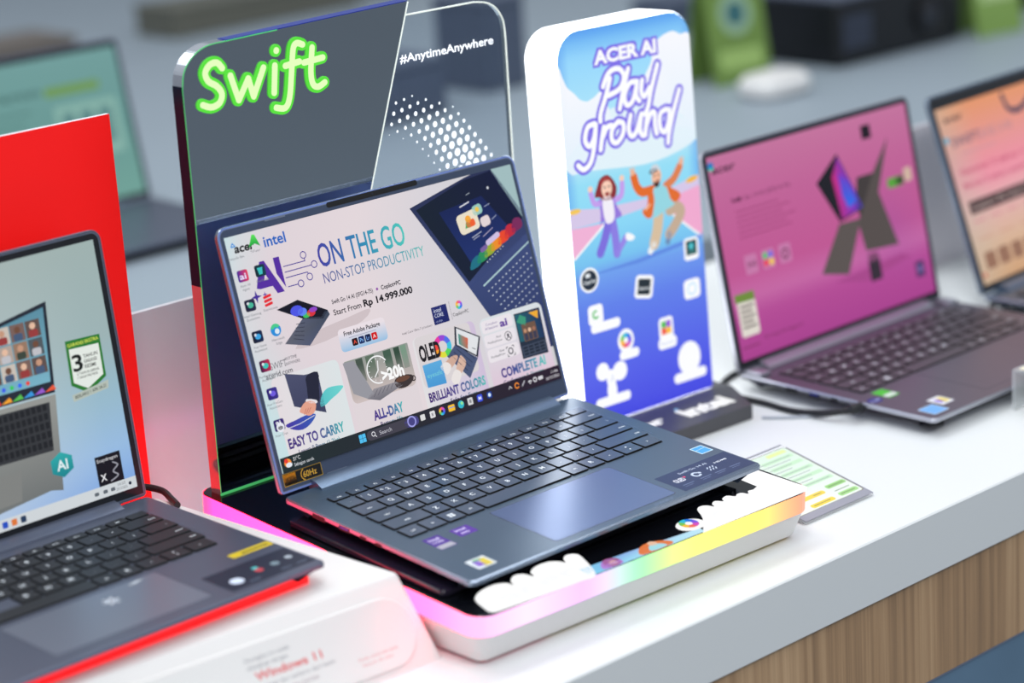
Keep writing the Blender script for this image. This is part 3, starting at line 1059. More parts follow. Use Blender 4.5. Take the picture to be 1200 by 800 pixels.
def screen_left():
    W, H = 305, 197
    A = Art()

    def bg(u, v):
        a = ramp(v / H, [(0, (120, 160, 222)), (0.16, (150, 186, 226)), (0.4, (150, 184, 200)), (0.62, (156, 178, 180)), (1, (158, 176, 174))])
        b = ramp(v / H, [(0, (178, 198, 226)), (0.3, (190, 206, 216)), (1, (166, 180, 178))])
        return mix(b, a, (u - 180) / 110)
    A.rect(0, 0, W, H, bg, 16, 16)
    A.up()
    # pictured laptop
    A.poly([(150, 152), (211, 153), (254.6, 160.4), (248.5, 91), (150, 93)], (38, 44, 56))
    A.poly([(150, 91), (248.6, 89.6), (240.4, 16), (230, 18.6), (150, 10)], lambda u, v: mix((112, 116, 116), (150, 152, 148), (v - 16) / 76))
    A.up()
    A.poly([(150, 149), (211, 150), (251.4, 156.6), (246.4, 100), (150, 101)], lambda u, v: mix((120, 176, 196), (90, 140, 160), (v - 100) / 50))
    A.poly([(150, 88), (242.2, 85), (238.2, 48), (150, 50)], (54, 56, 60))
    A.poly([(150, 40), (208, 41), (204, 18), (150, 16)], (128, 130, 128))
    A.up()
    rnd = random.Random(5)
    cols = [(120, 96, 90), (176, 160, 150), (96, 80, 76), (150, 120, 100), (200, 190, 180), (80, 90, 96)]
    for i in range(5):
        for j in range(3):
            u, v = 180 + i * 13.4, 108 + j * 14.2
            A.rect(u, v, u + 12.4, v + 13, cols[(i * 2 + j * 3) % 6])
    A.poly([(150, 101), (180, 101), (180, 148), (150, 148)], (200, 176, 158))
    for j in range(5):
        for i in range(18):
            A.rr(152 + i * 4.9, 51.6 + j * 7, 155.8 + i * 4.9 - .3, 56.6 + j * 7, .6, (34, 36, 40))
    A.up()
    for i in range(5):
        for j in range(3):
            u, v = 186 + i * 13.4, 114.6 + j * 14.2
            A.disc(u, v + 2, 2.6, [(226, 186, 160), (196, 150, 124), (110, 76, 60)][(i + j) % 3])
            A.rr(u - 4, v - 6.4, u + 4, v - .8, 1.6, [(70, 90, 120), (190, 190, 196), (150, 60, 60), (60, 70, 60)][(i * 2 + j) % 4])
    A.disc(172, 128, 7, (228, 190, 168))
    A.disc(178, 126, 4.6, (60, 40, 40), 12)
    for i, c in enumerate(((60, 90, 230), (60, 200, 90), (60, 110, 240), (230, 70, 60))):
        A.disc(206 + i * 7, 103.6, 1.7, c)
    for i, c in enumerate(((230, 60, 50), (240, 160, 50), (90, 190, 80), (60, 150, 220), (150, 90, 200), (230, 90, 60))):
        A.poly([(192 + i * 9.6, 93.2), (202 + i * 9.6, 93.2), (200 + i * 9.6, 97.2)], c)
    # guarantee badge
    A.poly([(264.6, 126.4), (295.6, 125.2), (295.2, 92), (277.6, 83), (263.4, 92)], (44, 120, 50))
    A.up()
    A.poly([(266.8, 119.6), (293.4, 118.4), (293, 94), (277.6, 86.6), (266, 93.6)], (226, 232, 226))
    A.text('GARANSI EKSTRA', 266, 121.2, 294, 2.6, (214, 226, 90), .012)
    A.up()
    A.text('3', 267.6, 101.8, 276.6, 12.2, (30, 34, 32), .02)
    for k, t in enumerate(('TAHUN', 'GARANSI', 'RESMI')):
        A.text(t, 278, 110.2 - k * 4, 291 - 1.5 * k, 2.7, (36, 42, 38), .01)
    A.text('2 TAHUN SERVIS', 270, 98.4, 290, 1.8, (50, 56, 50), .01)
    A.text('1 TAHUN PROTEKSI', 270, 95.4, 288, 1.8, (50, 56, 50), .01)
    A.poly([(262.6, 84.6), (296.4, 88.6), (295.2, 82.4), (263, 79.4)], (180, 190, 180))
    A.up()
    A.text('BERLAKU 1 APR 24-31', 265, 81.2, 293.6, 2.5, (52, 60, 52), .01, rot=5)
    # hexagon and chip badge
    A.poly(ell(243, 35.4, 10, 11, 6, rot=90), lambda u, v: mix((28, 130, 140), (50, 170, 170), (v - 25) / 20))
    A.up()
    A.text('AI', 238, 31.4, 248, 7.6, (222, 238, 240), .02)
    A.rect(271.6, 7.6, 294.6, 32.4, (22, 22, 30))
    A.up()
    A.text('Snapdragon', 273, 27.6, 292, 2.6, (226, 226, 230))
    A.text('X', 274, 12.6, 279.6, 5.2, (230, 230, 234), .02)
    A.stroke(smooth([(283, 11), (290, 14), (286, 18), (291, 22), (287, 25)], 4), 1.2, (150, 150, 160))
    # task bar
    A.rect(0, 0, W, 9, (206, 212, 216))
    A.up()
    for u, c, t in ((186, (40, 80, 190), 'w'), (194, (220, 120, 60), 'a'), (202, (40, 60, 90), 'v')):
        A.rr(u - 2.4, 2, u + 2.4, 7, 1, c)
    for u in (268, 276, 283):
        A.rr(u - 2, 2.8, u + 2, 5.6, .8, (96, 104, 112))
    A.text('10:52', 288, 5.4, 295, 2, (96, 104, 112))
    A.text('20/12/2025', 286, 2, 296, 2, (96, 104, 112))
    A.disc(299, 4.6, 1.4, (30, 40, 60))
    return A


def screen_pink():
    W, H = 304, 199
    A = Art()

    def bg(u, v):
        t = v / H
        c = ramp(t, [(0, (168, 64, 142)), (0.2, (178, 74, 148)), (0.3, (196, 104, 164)), (0.42, (190, 86, 146)), (0.75, (190, 98, 150)), (1, (194, 114, 156))])
        return mix(c, (150, 80, 160), max(0, 0.35 - abs(u - 250) / 200) * max(0, 1 - abs(v - 80) / 60))
    A.rect(0, 0, W, H, bg, 12, 24)
    A.up()
    A.text('acer', 4, 182, 38, 7.6, (40, 24, 40), .015, .1)
    A.disc(4, 190, 4.4, (40, 120, 190))
    A.text('Swift Go 14 AI (SFG14-74)', 24, 150.6, 110, 3.8, (96, 40, 76))
    A.text('Swift', 24, 150.6, 38, 4.2, (60, 20, 46), .02)
    for k, w in enumerate((62, 78, 66, 84, 70, 76)):
        A.stroke([(27, 141 - k * 5.1), (27 + w, 141 - k * 5.1)], 1.0, (150, 60, 110))
    for i, u in enumerate((36, 61, 86)):
        A.rr(u - 9, 79, u + 9, 98, 2, (196, 120, 168))
    A.up()
    A.ring(4, 190, 2.2, 4.4, (70, 200, 170), 200, 340)
    A.text('360', 30, 86, 43, 5, (110, 50, 84), .01)
    for i, c in enumerate(((230, 70, 90), (240, 200, 80), (90, 190, 120), (120, 110, 220))):
        A.disc(57 + (i % 2) * 8, 85 + (i // 2) * 7, 3.6, c)
    A.ring(86, 88, 3.4, 5.4, (110, 50, 84))
    # tent-mode laptop: four leaves
    sh = [(126, 42), (180, 40), (262, 48), (214, 36)]
    A.poly([(150, 44), (260, 50), (275, 44), (200, 34)], (166, 70, 138))
    A.up()
    A.poly([(185.6, 168), (213, 108), (174, 100.4), (148.4, 144.6)], (26, 26, 34))
    A.poly([(236, 139), (268, 170), (240, 118), (258, 60), (206, 64), (201, 92), (222, 138)], (84, 76, 74))
    A.poly([(172, 99), (206, 98), (174, 47), (134, 56)], (90, 82, 80))
    A.up()
    A.poly([(186, 165), (211.6, 109), (178, 103), (172.6, 146)], lambda u, v: mix((200, 40, 120), (60, 60, 210), (u - 172) / 30))
    A.poly([(206, 98), (214, 110), (236, 139), (210, 139), (202, 112)], (64, 58, 58))
    A.up()
    A.poly([(182, 150), (196, 138), (204, 116), (190, 112), (184, 126)], lambda u, v: mix((40, 110, 230), (120, 50, 190), (v - 112) / 40))
    A.rect(228, 174, 243, 188, (30, 22, 34))
    A.rr(256, 118, 282, 128, 2, (86, 160, 60))
    A.rr(270, 118.6, 282, 127.4, 2, (46, 56, 40))
    A.rr(284, 120, 296, 134, 2, (206, 180, 160))
    A.rect(206, 32, 224, 54, (52, 42, 54))
    A.rect(278, 20, 292, 36, (64, 50, 96))
    A.rr(6, 22, 32, 62, 3, (222, 216, 206))
    A.up()
    A.rect(208, 52, 223, 60, (130, 70, 110))
    for i in range(4):
        A.stroke([(209 + i * 4, 52), (207 + i * 4, 60)], 1.2, (90, 70, 90))
    A.poly([(4, 56), (32, 55), (32, 64), (4, 64)], (110, 140, 60))
    for k in range(5):
        A.stroke([(10, 51 - k * 5), (28 - (k % 2) * 3, 51 - k * 5)], 2.0, (96, 84, 84))
    A.text('Snapdragon', 36, 14.6, 94, 3, (120, 46, 92), .01)
    A.stroke([(4, 12), (28, 12)], 1.4, (130, 50, 100))
    A.disc(285, 28, 4, (120, 100, 160))
    return A


def screen_orange():
    W, H = 300, 190
    A = Art()

    def bg(u, v):
        c = ramp(v / H, [(0, (206, 160, 120)), (0.2, (214, 178, 150)), (0.42, (226, 176, 176)), (0.6, (236, 144, 164)), (0.75, (228, 150, 150)), (1, (226, 150, 106))])
        return mix((196, 184, 168), c, 0.45 + u / 110)
    A.rect(0, 0, W, H, bg, 14, 14)
    A.up()
    A.text('acer', 10, 174, 46, 6.6, (52, 46, 52), .02, .1)
    A.disc(6, 156, 4, (70, 170, 200))
    A.text('SWIFT', 14, 147, 66, 10, (96, 84, 110), .01)
    A.text('EDGE 14 AI', 67, 147, 128, 10, (150, 130, 150), -.01)
    A.stroke([(28, 138), (90, 138)], 1.2, (196, 150, 160))
    A.text('Garansi 3 tahun +', 14, 117, 140, 5.6, (186, 50, 100), .01)
    A.text('Bonus 3 tahun antivirus', 14, 102, 150, 5.6, (186, 50, 100), .01)
    A.rect(12, 74, 150, 88, (78, 56, 58))
    A.up()
    A.text('Copilot+ PC Intel Core', 16, 78, 140, 5.4, (196, 176, 170))
    for i in range(4):
        A.stroke([(14 + i * 32, 66), (34 + i * 32, 66)], 1.4, (206, 120, 140))
    for i in range(3):
        A.stroke([(14 + i * 40, 47), (40 + i * 40, 47)], 1.4, (200, 150, 130))
    for i in range(4):
        A.rr(14 + i * 26, 14, 34 + i * 26, 32, 2, (150, 110, 90))
    A.disc(6, 10, 2.4, (206, 60, 60))
    A.stroke(smooth([(126, 184), (130, 170), (142, 164), (160, 166), (180, 176)], 5), 6, (60, 66, 92))
    return A


def screen_green():
    W, H = 315, 197
    A = Art()
    A.rect(0, 0, W, H, lambda u, v: ramp(v / H, [(0, (112, 160, 150)), (0.5, (104, 150, 146)), (1, (112, 156, 154))]), 6, 10)
    A.up()
    A.text('Snapdragon', 40, 150, 190, 12, (70, 108, 104), .02)
    A.rr(196, 146, 280, 158, 3, (110, 150, 80))
    A.rr(205, 60, 300, 132, 3, (134, 176, 166))
    for k in range(4):
        A.stroke([(40, 132 - k * 14), (170 - 12 * k, 132 - k * 14)], 3, (86, 126, 122))
    A.up()
    for k in range(3):
        A.rr(214 + k * 28, 74, 234 + k * 28, 122, 3, (92, 134, 134))
    return A


def rpoly(pts, rs, n=7):
    """convex polygon (CCW) with rounded corners"""
    out = []
    m = len(pts)
    for i in range(m):
        p0, p1, p2 = Vector(pts[i - 1]), Vector(pts[i]), Vector(pts[(i + 1) % m])
        r = rs[i] if isinstance(rs, (list, tuple)) else rs
        a, b = (p0 - p1).normalized(), (p2 - p1).normalized()
        ang = a.angle(b)
        d = r / math.tan(ang / 2)
        c = p1 + (a + b).normalized() * (r / math.sin(ang / 2))
        s0, s1 = p1 + a * d - c, p1 + b * d - c
        a0, a1 = math.atan2(s0.y, s0.x), math.atan2(s1.y, s1.x)
        while a1 < a0:
            a1 += 2 * math.pi
        for k in range(n + 1):
            t = a0 + (a1 - a0) * k / n
            out.append((c.x + r * math.cos(t), c.y + r * math.sin(t)))
    return out


def densify(pts, step):
    out = []
    for i in range(len(pts)):
        a, b = pts[i], pts[(i + 1) % len(pts)]
        n = max(1, int(math.hypot(b[0] - a[0], b[1] - a[1]) / step))
        for k in range(n):
            out.append((a[0] + (b[0] - a[0]) * k / n, a[1] + (b[1] - a[1]) * k / n))
    return out


# ------------------------------------------------------------------ the setting
def wob(name, mb, mats, label=None, cat=None, kind=None, group=None, loc=(0, 0, 0), rot=(0, 0, 0), sm=35):
    o = ob(name, mb, mats, None, None, sm)
    o.location = (loc[0] * S, loc[1] * S, (loc[2] + TABLE) * S)
    o.rotation_euler = rot
    return tag(o, label, cat, group, kind)


fl = MB()
fl.box(-14000, 14000, -14000, 9000, -820, -800)
wob('floor', fl, M['floor'], 'grey blue shop floor', None, 'structure')
m = MB()
m.box(-14000, 14000, 8000, 8120, -800, 2700)
wob('wall_back', m, pbr('pale_wall', (206, 210, 214), 0.7, noise=0.02), 'pale grey back wall of the shop', None, 'structure')

# display counter: laminate top, oak apron, blue-grey lower panel
ct = thing('display_counter', 'long white display counter with oak panelled front', 'counter', (800, 200, -800))
m = MB()
m.slab([(-2300, -272), (2600, -272), (2600, 420), (-2300, 420)], 745.5, 800, 0, 1.2)
ob('worktop', m, M['white_top'], ct)
m = MB()
m.box(-2290, 2590, -268, 410, 650, 745.4)
ob('oak_panel', m, M['wood'], ct, 'oak veneer front panel')
m = MB()
m.box(-2290, 2590, -267, 408, 0, 649.6)
rnd = random.Random(11)
for k in range(16):
    x, z, w = rnd.uniform(-420, 60) , rnd.uniform(560, 645), rnd.uniform(.4, 1.3)
    m.add([(x, -267.3, z), (x + w, -267.3, z + w * .4), (x + w * .6, -267.3, z + w * 1.6)], [(0, 1, 2)], 1)
m.box(-2290, 2590, -268.2, -266, 648.2, 649.9, 2)
ob('lower_panel', m, [M['kick'], M['speck'], M['gasket']], ct, 'blue grey lower panel')

# ------------------------------------------------------------------ glowing platform under the centre laptop
L0 = (0, 0, 63)
tc, ts = math.cos(TILT), math.sin(TILT)


def zb(y, h):
    """height above the table -> local height on the sloping platform"""
    return (h - 63 - y * ts) / tc


plat = thing('display_platform', 'white sloping display platform with rainbow light band and black gloss top', 'platform', L0, (TILT, 0, 0))
base4 = [(-11, -20), (338.5, -33), (339, 314), (-15, 314)]
po = densify(rpoly(base4, [17, 17, 12, 12]), 9)
m = MB()
r_in = inset(po, 0.8)
m.loft([[(x, y, -20.6) for x, y in po], [(x, y, -19.7) for x, y in po], [(x, y, -19.0) for x, y in r_in]], 0)
ob('top_plate', m, M['black_gloss'], plat, 'black gloss acrylic top')


def led_col(x, y):
    if y < 4 and x > -2:
        return ramp(x, [(-2, (255, 184, 236)), (35, (255, 206, 250)), (90, (236, 176, 246)), (118, (206, 206, 226)), (145, (150, 232, 176)),
                        (175, (206, 244, 140)), (205, (250, 246, 122)), (270, (255, 238, 112)), (305, (252, 180, 124)), (338, (246, 132, 118))])
    if x < 40 and y < 300:
        return ramp(y, [(0, (255, 178, 226)), (120, (255, 160, 222)), (300, (255, 110, 214))])
    if x > 300:
        return ramp(y, [(-20, (246, 140, 126)), (120, (240, 120, 160)), (300, (190, 130, 240))])
    return ramp(x, [(0, (246, 110, 170)), (330, (150, 150, 250))])


def led_lin(x, y):
    """the left run glows a deep pinkish red, far brighter than the camera can hold"""
    c = lin(led_col(x, y))
    k = max(0.0, min(1.0, (60 - x) / 70)) * (1 if x < 60 else 0)
    k *= max(0.0, min(1.0, (y + 18) / 50))
    return (c[0] * (1 + 8 * k), c[1] * (1 - .4 * k), c[2] * (1 - .1 * k))


def band(name, z_a, z_b, d, mat):
    q = inset(po, d)
    V = [(x, y, z_a) for x, y in q] + [(x, y, z_b) for x, y in q]
    n = len(q)
    F = [(i, (i + 1) % n, (i + 1) % n + n, i + n) for i in range(n)]
    C = [led_lin(*p) for p in po] * 2
    return link(name, mesh_of(name, V, F, None, [mat], None, C), plat)


band('light_band', -36.0, -19.5, -0.1, M['led'])['label'] = 'rainbow light band'
m = MB()
rings = []
for d, h in ((9.5, None), (8.5, None), (1.0, -36.0)):
    q = inset(po, d)
    rings.append([(x, y, (zb(y, 3.5 if d > 9 else 5.0) if h is None else h)) for x, y in q])
m.loft(rings, 0)
ob('body', m, M['white_pl'], plat)
m = MB()
q = inset(po, 24)
m.loft([[(x, y, zb(y, 0.2)) for x, y in q], [(x, y, zb(y, 3.6)) for x, y in q]], 0)
ob('foot', m, M['rubber'], plat)
q = inset(po, 14)
V = [(x, y, zb(y, 1.0)) for x, y in q] + [(x, y, zb(y, 3.4)) for x, y in q]
n = len(q)
link('under_glow', mesh_of('under_glow', V, [(i, (i + 1) % n, (i + 1) % n + n, i + n) for i in range(n)], None, [M['under']], None,
                           [lin(mix(led_col(*p), (255, 60, 60) if p[0] < 60 else (200, 190, 20), .6)) for p in po] * 2), plat)

# backlit picture strip along the front of the platform top
A = Art()
strip = [(62, -26.4), (336, -37.5), (344, -30), (345, 26), (300, 31), (309, 2)]
A.poly([(96, -24.0), (216, -28.2), (216, -21), (146, -13), (98, -10)], lambda u, v: ramp((u - 96) / 120, [(0, (120, 205, 240)), (.3, (150, 170, 230)), (.6, (130, 190, 235)), (1, (190, 230, 246))]))
A.poly(smooth([(4, -17.5), (5, -5), (10, 8), (22, 15), (36, 16), (44, 12), (46, 6), (49, 12), (57, 17), (64, 14), (66.5, 5.5), (70, 13), (80, 17.5), (92, 16.5), (98, 11), (100, 6.5), (103, 12), (109, 15.6), (115.4, 12.7), (115, 4), (101, -24.4), (84, -24.6), (55, -23), (20, -20.4)], 4, True), (255, 255, 255))
A.poly(smooth([(212, -29.2), (232, -10), (241, 4), (248, 7), (253, 4), (255, -1), (258, 4), (264, 6), (268, 1), (271, 5), (278, 6.6), (282, 1), (286, 3), (291, 2), (293, -3), (297, 1), (302, 0)], 3) + [(309, 2), (310, 20), (300, 31), (328, 31), (335, 27), (336.6, -27), (330, -32), (260, -30.4)], (255, 255, 255))
A.up()
# the two jumping people of the poster, seen again from the waist up on the strip
A.poly(smooth([(112, -23), (116, -14), (126, -11), (132, -16), (130, -24)], 3, True), (178, 130, 214))
A.poly(smooth([(150, -25), (156, -15), (168, -12), (180, -17), (182, -26)], 3, True), (226, 120, 60))
A.poly(smooth([(116, -19), (122, -10.6), (132, -14), (130, -22), (122, -24)], 3, True), (150, 60, 80))
A.disc(125, -18.5, 3.6, (240, 200, 180))
A.up()
A.disc(170, -15.6, 4, (236, 190, 160))
A.poly(smooth([(160, -24.6), (165, -17), (174, -19), (176, -25.6)], 3, True), (160, 220, 230))
A.up()
A.disc(216, -12, 13, (255, 255, 255), 10)
A.up()
copilot_icon(A, 217, -9.4, 8)
A.up()
for t, u0, v0, u1, h, sh in (('acer', 22, -15, 98, 17, 0), ('Copilot+PC', 240, -22, 316, 12, 0)):
    A.text(t, u0, v0, u1, h, (250, 251, 255), 0.02)
A.build('lit_picture_strip', M['backlit'], plat, frame((0, 0, -18.9), (1, 0, 0), (0, 1, 0)), 'white backlit lettering strip along the front')

# smoked plate that carries the laptop
m = MB()
m.slab(rpoly([(-6, 24), (296, 24), (296, 207), (-6, 207)], 5, 4), -18.5, -13.7, 0, 0.7)
o = ob('riser_plate', m, pbr('smoked_acrylic', (34, 28, 44), 0.08, spec=0.6, noise=0.08))
o.location, o.rotation_euler = (0, 0, (63 + TABLE) * S), (TILT, 0, 0)
tag(o, 'dark smoked acrylic plate under the centre laptop', 'riser')

# ------------------------------------------------------------------ centre laptop
lap_mats = (M['chassis'], M['chassis_side'], M['key'], M['bezel'], M['hinge'], M['lid_shell'])
root, base, lid, flid = laptop('laptop', 'open slate blue laptop on the glowing platform, its screen headed ON THE GO', L0, (TILT, 0, 0), 313, 218,
                               rad(71.48), 213, 220.5, lap_mats, screen_center(), (5.7, 16.2), thick=12.0, feet=1.55,
                               pad=(92.5, 221.5, 8.5, 82.5), hinge=(30, 290))
# webcam bar, bumpers, bottom slots
m = MB()
m.slab(rrect(108.5, 204, 207.4, 211.8, 2.1, 5), -0.2, 0.3, 0, f=flid)
m.slab(ell(156, 209.6, 1.1, n=14), 0.25, 0.36, 1, f=flid)
ob('webcam_bar', m, [M['rubber'], M['lens']], lid, 'black webcam bar')
for u0, u1, v0 in ((46.7, 67, 209.3), (246, 266.8, 210.2), (46.5, 67, 4.2), (247, 268, 3.6)):
    m = MB()
    m.slab(rrect(u0, u1, v0, v0 + 1.1, 0.5, 3), 0.05, 0.42, 0, f=flid)
    ob('bumper', m, M['gasket'], lid)
A = Art()
A.rr(4.9, 5.2, 43, 15.4, .6, (190, 150, 40))
A.up()
A.rr(5.4, 5.7, 42.5, 14.9, .4, (22, 22, 24))
A.rect(5.6, 5.9, 17.4, 14.7, (214, 140, 26))
A.up()
A.text('WUXGA', 7, 8.6, 16, 3.4, (60, 40, 16), .02)
A.ring(27, 10.3, 4.2, 5, (214, 160, 50), 110, 250)
A.text('60Hz', 24.4, 8, 37.6, 4.6, (220, 168, 58), .015)
A.build('refresh_rate_sticker', M['print'], lid, frame(flid(0, 0, 0.2), (1, 0, 0), Vector(flid(0, 1, 0)) - Vector(flid(0, 0, 0))), 'black and gold 60Hz sticker')
# mark on the back of the lid
A = Art()
A.text('SWIFT', 0, 0, 46, 6.4, (138, 150, 176), .005)
bk = Vector(flid(0, 1, 0)) - Vector(flid(0, 0, 0))
A.build('lid_lettering', M['print'], lid, frame(flid(300, 165, -5.25), (-1, 0, 0), bk))
deckf = frame((0, 0, 0.05), (1, 0, 0), (0, 1, 0))


def st_intel(a):
    a.rr(22, 57, 38, 80, 1.2, (74, 40, 140))
    a.up()
    a.rr(22.6, 57.6, 37.4, 64, .6, (170, 168, 178))
    a.text('intel', 24.6, 73, 35, 4.2, (206, 196, 230), .02)
    a.text('CORE', 24.6, 68, 35, 3.2, (206, 196, 230), .02)


small_art('processor_sticker', root, deckf, st_intel, 'print', 'purple processor sticker with a silver strip')


def st_evo(a):
    a.rr(48.2, 64.4, 65.8, 79, 1.2, (84, 44, 150))
    a.up()
    a.text('intel', 51, 73.4, 61, 3.4, (216, 206, 240), .02)
    a.text('evo', 52, 67.6, 60, 3.6, (216, 206, 240), .02)


small_art('platform_sticker', root, deckf, st_evo, 'print', 'plain purple sticker')


def st_col(a):
    a.rr(19, 12.4, 37, 29, 1, (214, 220, 224))
    a.up()
    a.poly([(27, 14), (35, 14), (35, 26), (30, 27)], (214, 190, 60))
    a.poly([(22, 16), (29, 15), (28, 24), (23, 26)], (130, 90, 190))
    a.poly([(24, 24), (32, 24), (32, 27), (25, 27.6)], (120, 180, 130))


small_art('colourful_sticker', root, deckf, st_col, 'print', 'white sticker with a coloured letter A shape')


def st_blue(a):
    a.rr(294, 48, 307.6, 62.4, .8, (206, 230, 246))
    a.up()
    a.rr(295, 49, 306.6, 61.4, .5, (70, 160, 236))
    a.up()
    a.stroke([(295, 56), (306.6, 57)], .5, (200, 230, 250))


small_art('blue_sticker', root, deckf, st_blue, 'print', 'small light blue square sticker')


def st_info(a):
    a.rr(229, 5.2, 310.6, 39.6, 1, (38, 54, 92))
    a.up()
    lt = (196, 206, 226)
    a.text('Swift Go 14 AI', 250, 31.6, 282, 2.8, lt, .01)
    a.text('OLED', 236, 20.8, 247, 5.6, (226, 226, 236), .03)
    a.disc(249, 25.8, 1.3, (220, 60, 110))
    a.ring(259.6, 22.6, 2.4, 4.4, lt, 30, 330)
    a.disc(264, 23.4, 1.6, lt)
    for k in range(6):
        a.stroke([(274 + (k % 3) * 3.2, 20 + (k // 3) * 4), (276 + (k % 3) * 3, 22.4 + (k // 3) * 3.6)], 1.1, lt)
    a.text('HDMI', 287, 27.6, 301, 2.2, (226, 230, 240), .02)
    for u, w in ((236, 12), (256, 12), (273, 12), (290, 12)):
        a.stroke([(u, 14.4), (u + w, 14.4)], .7, (120, 134, 170))
        a.stroke([(u, 11.6), (u + w * .7, 11.6)], .7, (100, 114, 150))


small_art('feature_sticker', root, deckf, st_info, 'print', 'dark blue feature list sticker')


def st_mark(a):
    a.text('SWIFT', 193, 2.6, 214, 2.4, (126, 140, 170))


small_art('deck_lettering', root, deckf, st_mark)
# ports on the left side
for y0, y1, z0, z1, nm, blue in ((182, 167, -5.6, -1.9, 'display_port', 0), (150, 137.6, -5.4, -1.9, 'usb_port', 1), (125, 117.5, -4.9, -2.5, 'usb_port', 0), (107, 99.5, -4.9, -2.5, 'usb_port', 0)):
    m = MB()
    m.box(-0.12, 1.0, y1, y0, z0, z1, 0)
    if blue:
        m.box(-0.2, 1.0, y1 + 1.4, y0 - 1.4, z1 - 1.9, z1 - .7, 1)
    ob(nm, m, [M['port'], M['usb_blue']], base)

# ------------------------------------------------------------------ mirrored sign with clear side panel
sg = thing('acrylic_sign', 'grey mirrored acrylic sign with glowing green lettering and a clear dotted side panel', 'sign', (160, 293, 63.6))


def sx(p):
    return [(x - 160, z - 63.6) for x, z in p]


mo = sx([(-6.5, 63.8), (94, 63.8), (172.6, 282.2), (225.4, 426.3), (42, 422.6)] + smooth([(42, 422.6), (22, 421.6), (8, 415.5), (-1, 405), (-4, 392)], 5)[1:] + [(-5.2, 236)])
m = MB()
yz = lambda x, z, y: (x, y, z)
TH_ = 13.0
fr, bkr = [yz(x, z, 0) for x, z in mo], [yz(x, z, TH_) for x, z in mo]
mo_in = [yz(x, z, -0.0) for x, z in mo]
m.add(fr, [tuple(range(len(fr)))], 0)
m.add(bkr, [tuple(reversed(range(len(bkr))))], 2)
n = len(mo)
V = fr + bkr
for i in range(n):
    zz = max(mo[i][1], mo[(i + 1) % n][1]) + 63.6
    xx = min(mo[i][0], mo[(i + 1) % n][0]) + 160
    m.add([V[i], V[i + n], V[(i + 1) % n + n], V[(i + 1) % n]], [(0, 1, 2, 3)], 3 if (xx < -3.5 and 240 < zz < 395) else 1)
ob('mirror_panel', m, [M['mirror'], M['acryl_edge'], M['black_base'], M['edge_dark']], sg, 'grey mirror panel', sm=None)
# lit edges: green round the left corner, a painted blue reflection along the top, pale along the diagonal
m = MB()
e = [(x, -0.15, z) for x, z in sx([(-6.4, 66), (-4.4, 300), (-3.8, 392)] + smooth([(-3.8, 392), (-0.8, 405), (8.2, 415.3), (22.1, 421.4), (42, 422.4)], 5)[1:] + [(90, 423.4)])]
m.tube(e, [0.35] * 3 + [0.5] * (len(e) - 3), 6)
ob('green_lit_rim', m, M['green_line'], sg, 'thin green lit rim')
m = MB()
m.box(42 - 160, 225 - 160, 0.2, TH_, 422.9 - 63.6, 423.3 - 63.6)
m.V = [(x, y, z + (x + 118) / 183 * 3.6) for x, y, z in m.V]
ob('blue_reflection_rim', m, M['edge_blue'], sg, 'top rim with a painted blue reflection')
m = MB()
m.tube([(x, -0.2, z) for x, z in sx([(225.2, 426), (172.6, 282.2), (94, 66)])], 0.55, 6)
ob('diagonal_lit_rim', m, M['edge_lit'], sg, 'pale lit diagonal rim')
m = MB()
m.box(-7 - 160, 340 - 160, -1.4, 0.2, 0.0, 1.4)
ob('green_lit_foot', m, M['green_line'], sg, 'green lit foot line')
# clear panel
cp = sx([(97, 63.8), (332.4, 63.8), (332.4, 378)] + smooth([(332.4, 378), (331, 394), (324, 405), (314, 411.4), (299, 414.2)], 4)[1:] + [(222, 414.6), (174, 282)])
m = MB()
m.slab(cp, 3.0, 9.0, 0, f=yz)
ob('clear_panel', m, M['acryl'], sg, 'clear acrylic side panel', sm=30)
m = MB()
ce = [(x, 2.7, z) for x, z in sx([(332.6, 66), (332.6, 378)] + smooth([(332.6, 378), (331.2, 394), (324.2, 405.2), (314.1, 411.6), (299, 414.4)], 4)[1:] + [(223, 414.8)])]
m.tube(ce, 0.75, 6)
ob('clear_panel_rim', m, M['edge_lit'], sg, 'bright rim of the clear panel')
A = Art()
for j in range(-20, 34):
    for i in range(-20, 34):
        x = 185 + i * 9.0 + (j % 2) * 4.5
        z = 225 + j * 7.8
        # grid turned slightly
        xx, zz = rot2([(x, z)], (200, 225), 9)[0]
        dx, dz = xx - 200, zz - 225
        r, a = math.hypot(dx, dz), math.degrees(math.atan2(dz, dx))
        if not (20 < a < 100):
            continue
        outer = 127
        inner = ramp(a, [(20, (62, 0, 0)), (55, (74, 0, 0)), (95, (96, 0, 0))])[0]
        if inner < r < outer and xx > 176 + (zz - 282) * 0.37 and zz > 270:
            t = (r - inner) / (outer - inner)
            w = math.sin(math.pi * min(1, max(0, t))) ** 0.7
            k = ramp(a, [(25, (3.2, 0, 0)), (50, (2.6, 0, 0)), (75, (1.5, 0, 0)), (100, (1.0, 0, 0))])[0]
            rr_ = 0.35 + k * w
            A.disc(xx - 160, zz - 63.6, rr_, (244, 248, 250), rr_ * 1.12, n=14)
M['etch'] = attr_mat('edge_lit_print', 0.8, 0.5, 0.2)
fe = frame((0, 2.8, 0), (1, 0, 0), (0, 0, 1))
A.build('halftone_dots', M['etch'], sg, fe, 'white halftone dots')['kind'] = 'stuff'
A = Art()
A.text('#AnytimeAnywhere', 214.5 - 160, 376.2 - 63.6, 318.6 - 160, 6.9, (248, 250, 252), .014)
A.build('hashtag_lettering', M['etch'], sg, fe, 'small white hashtag lettering')


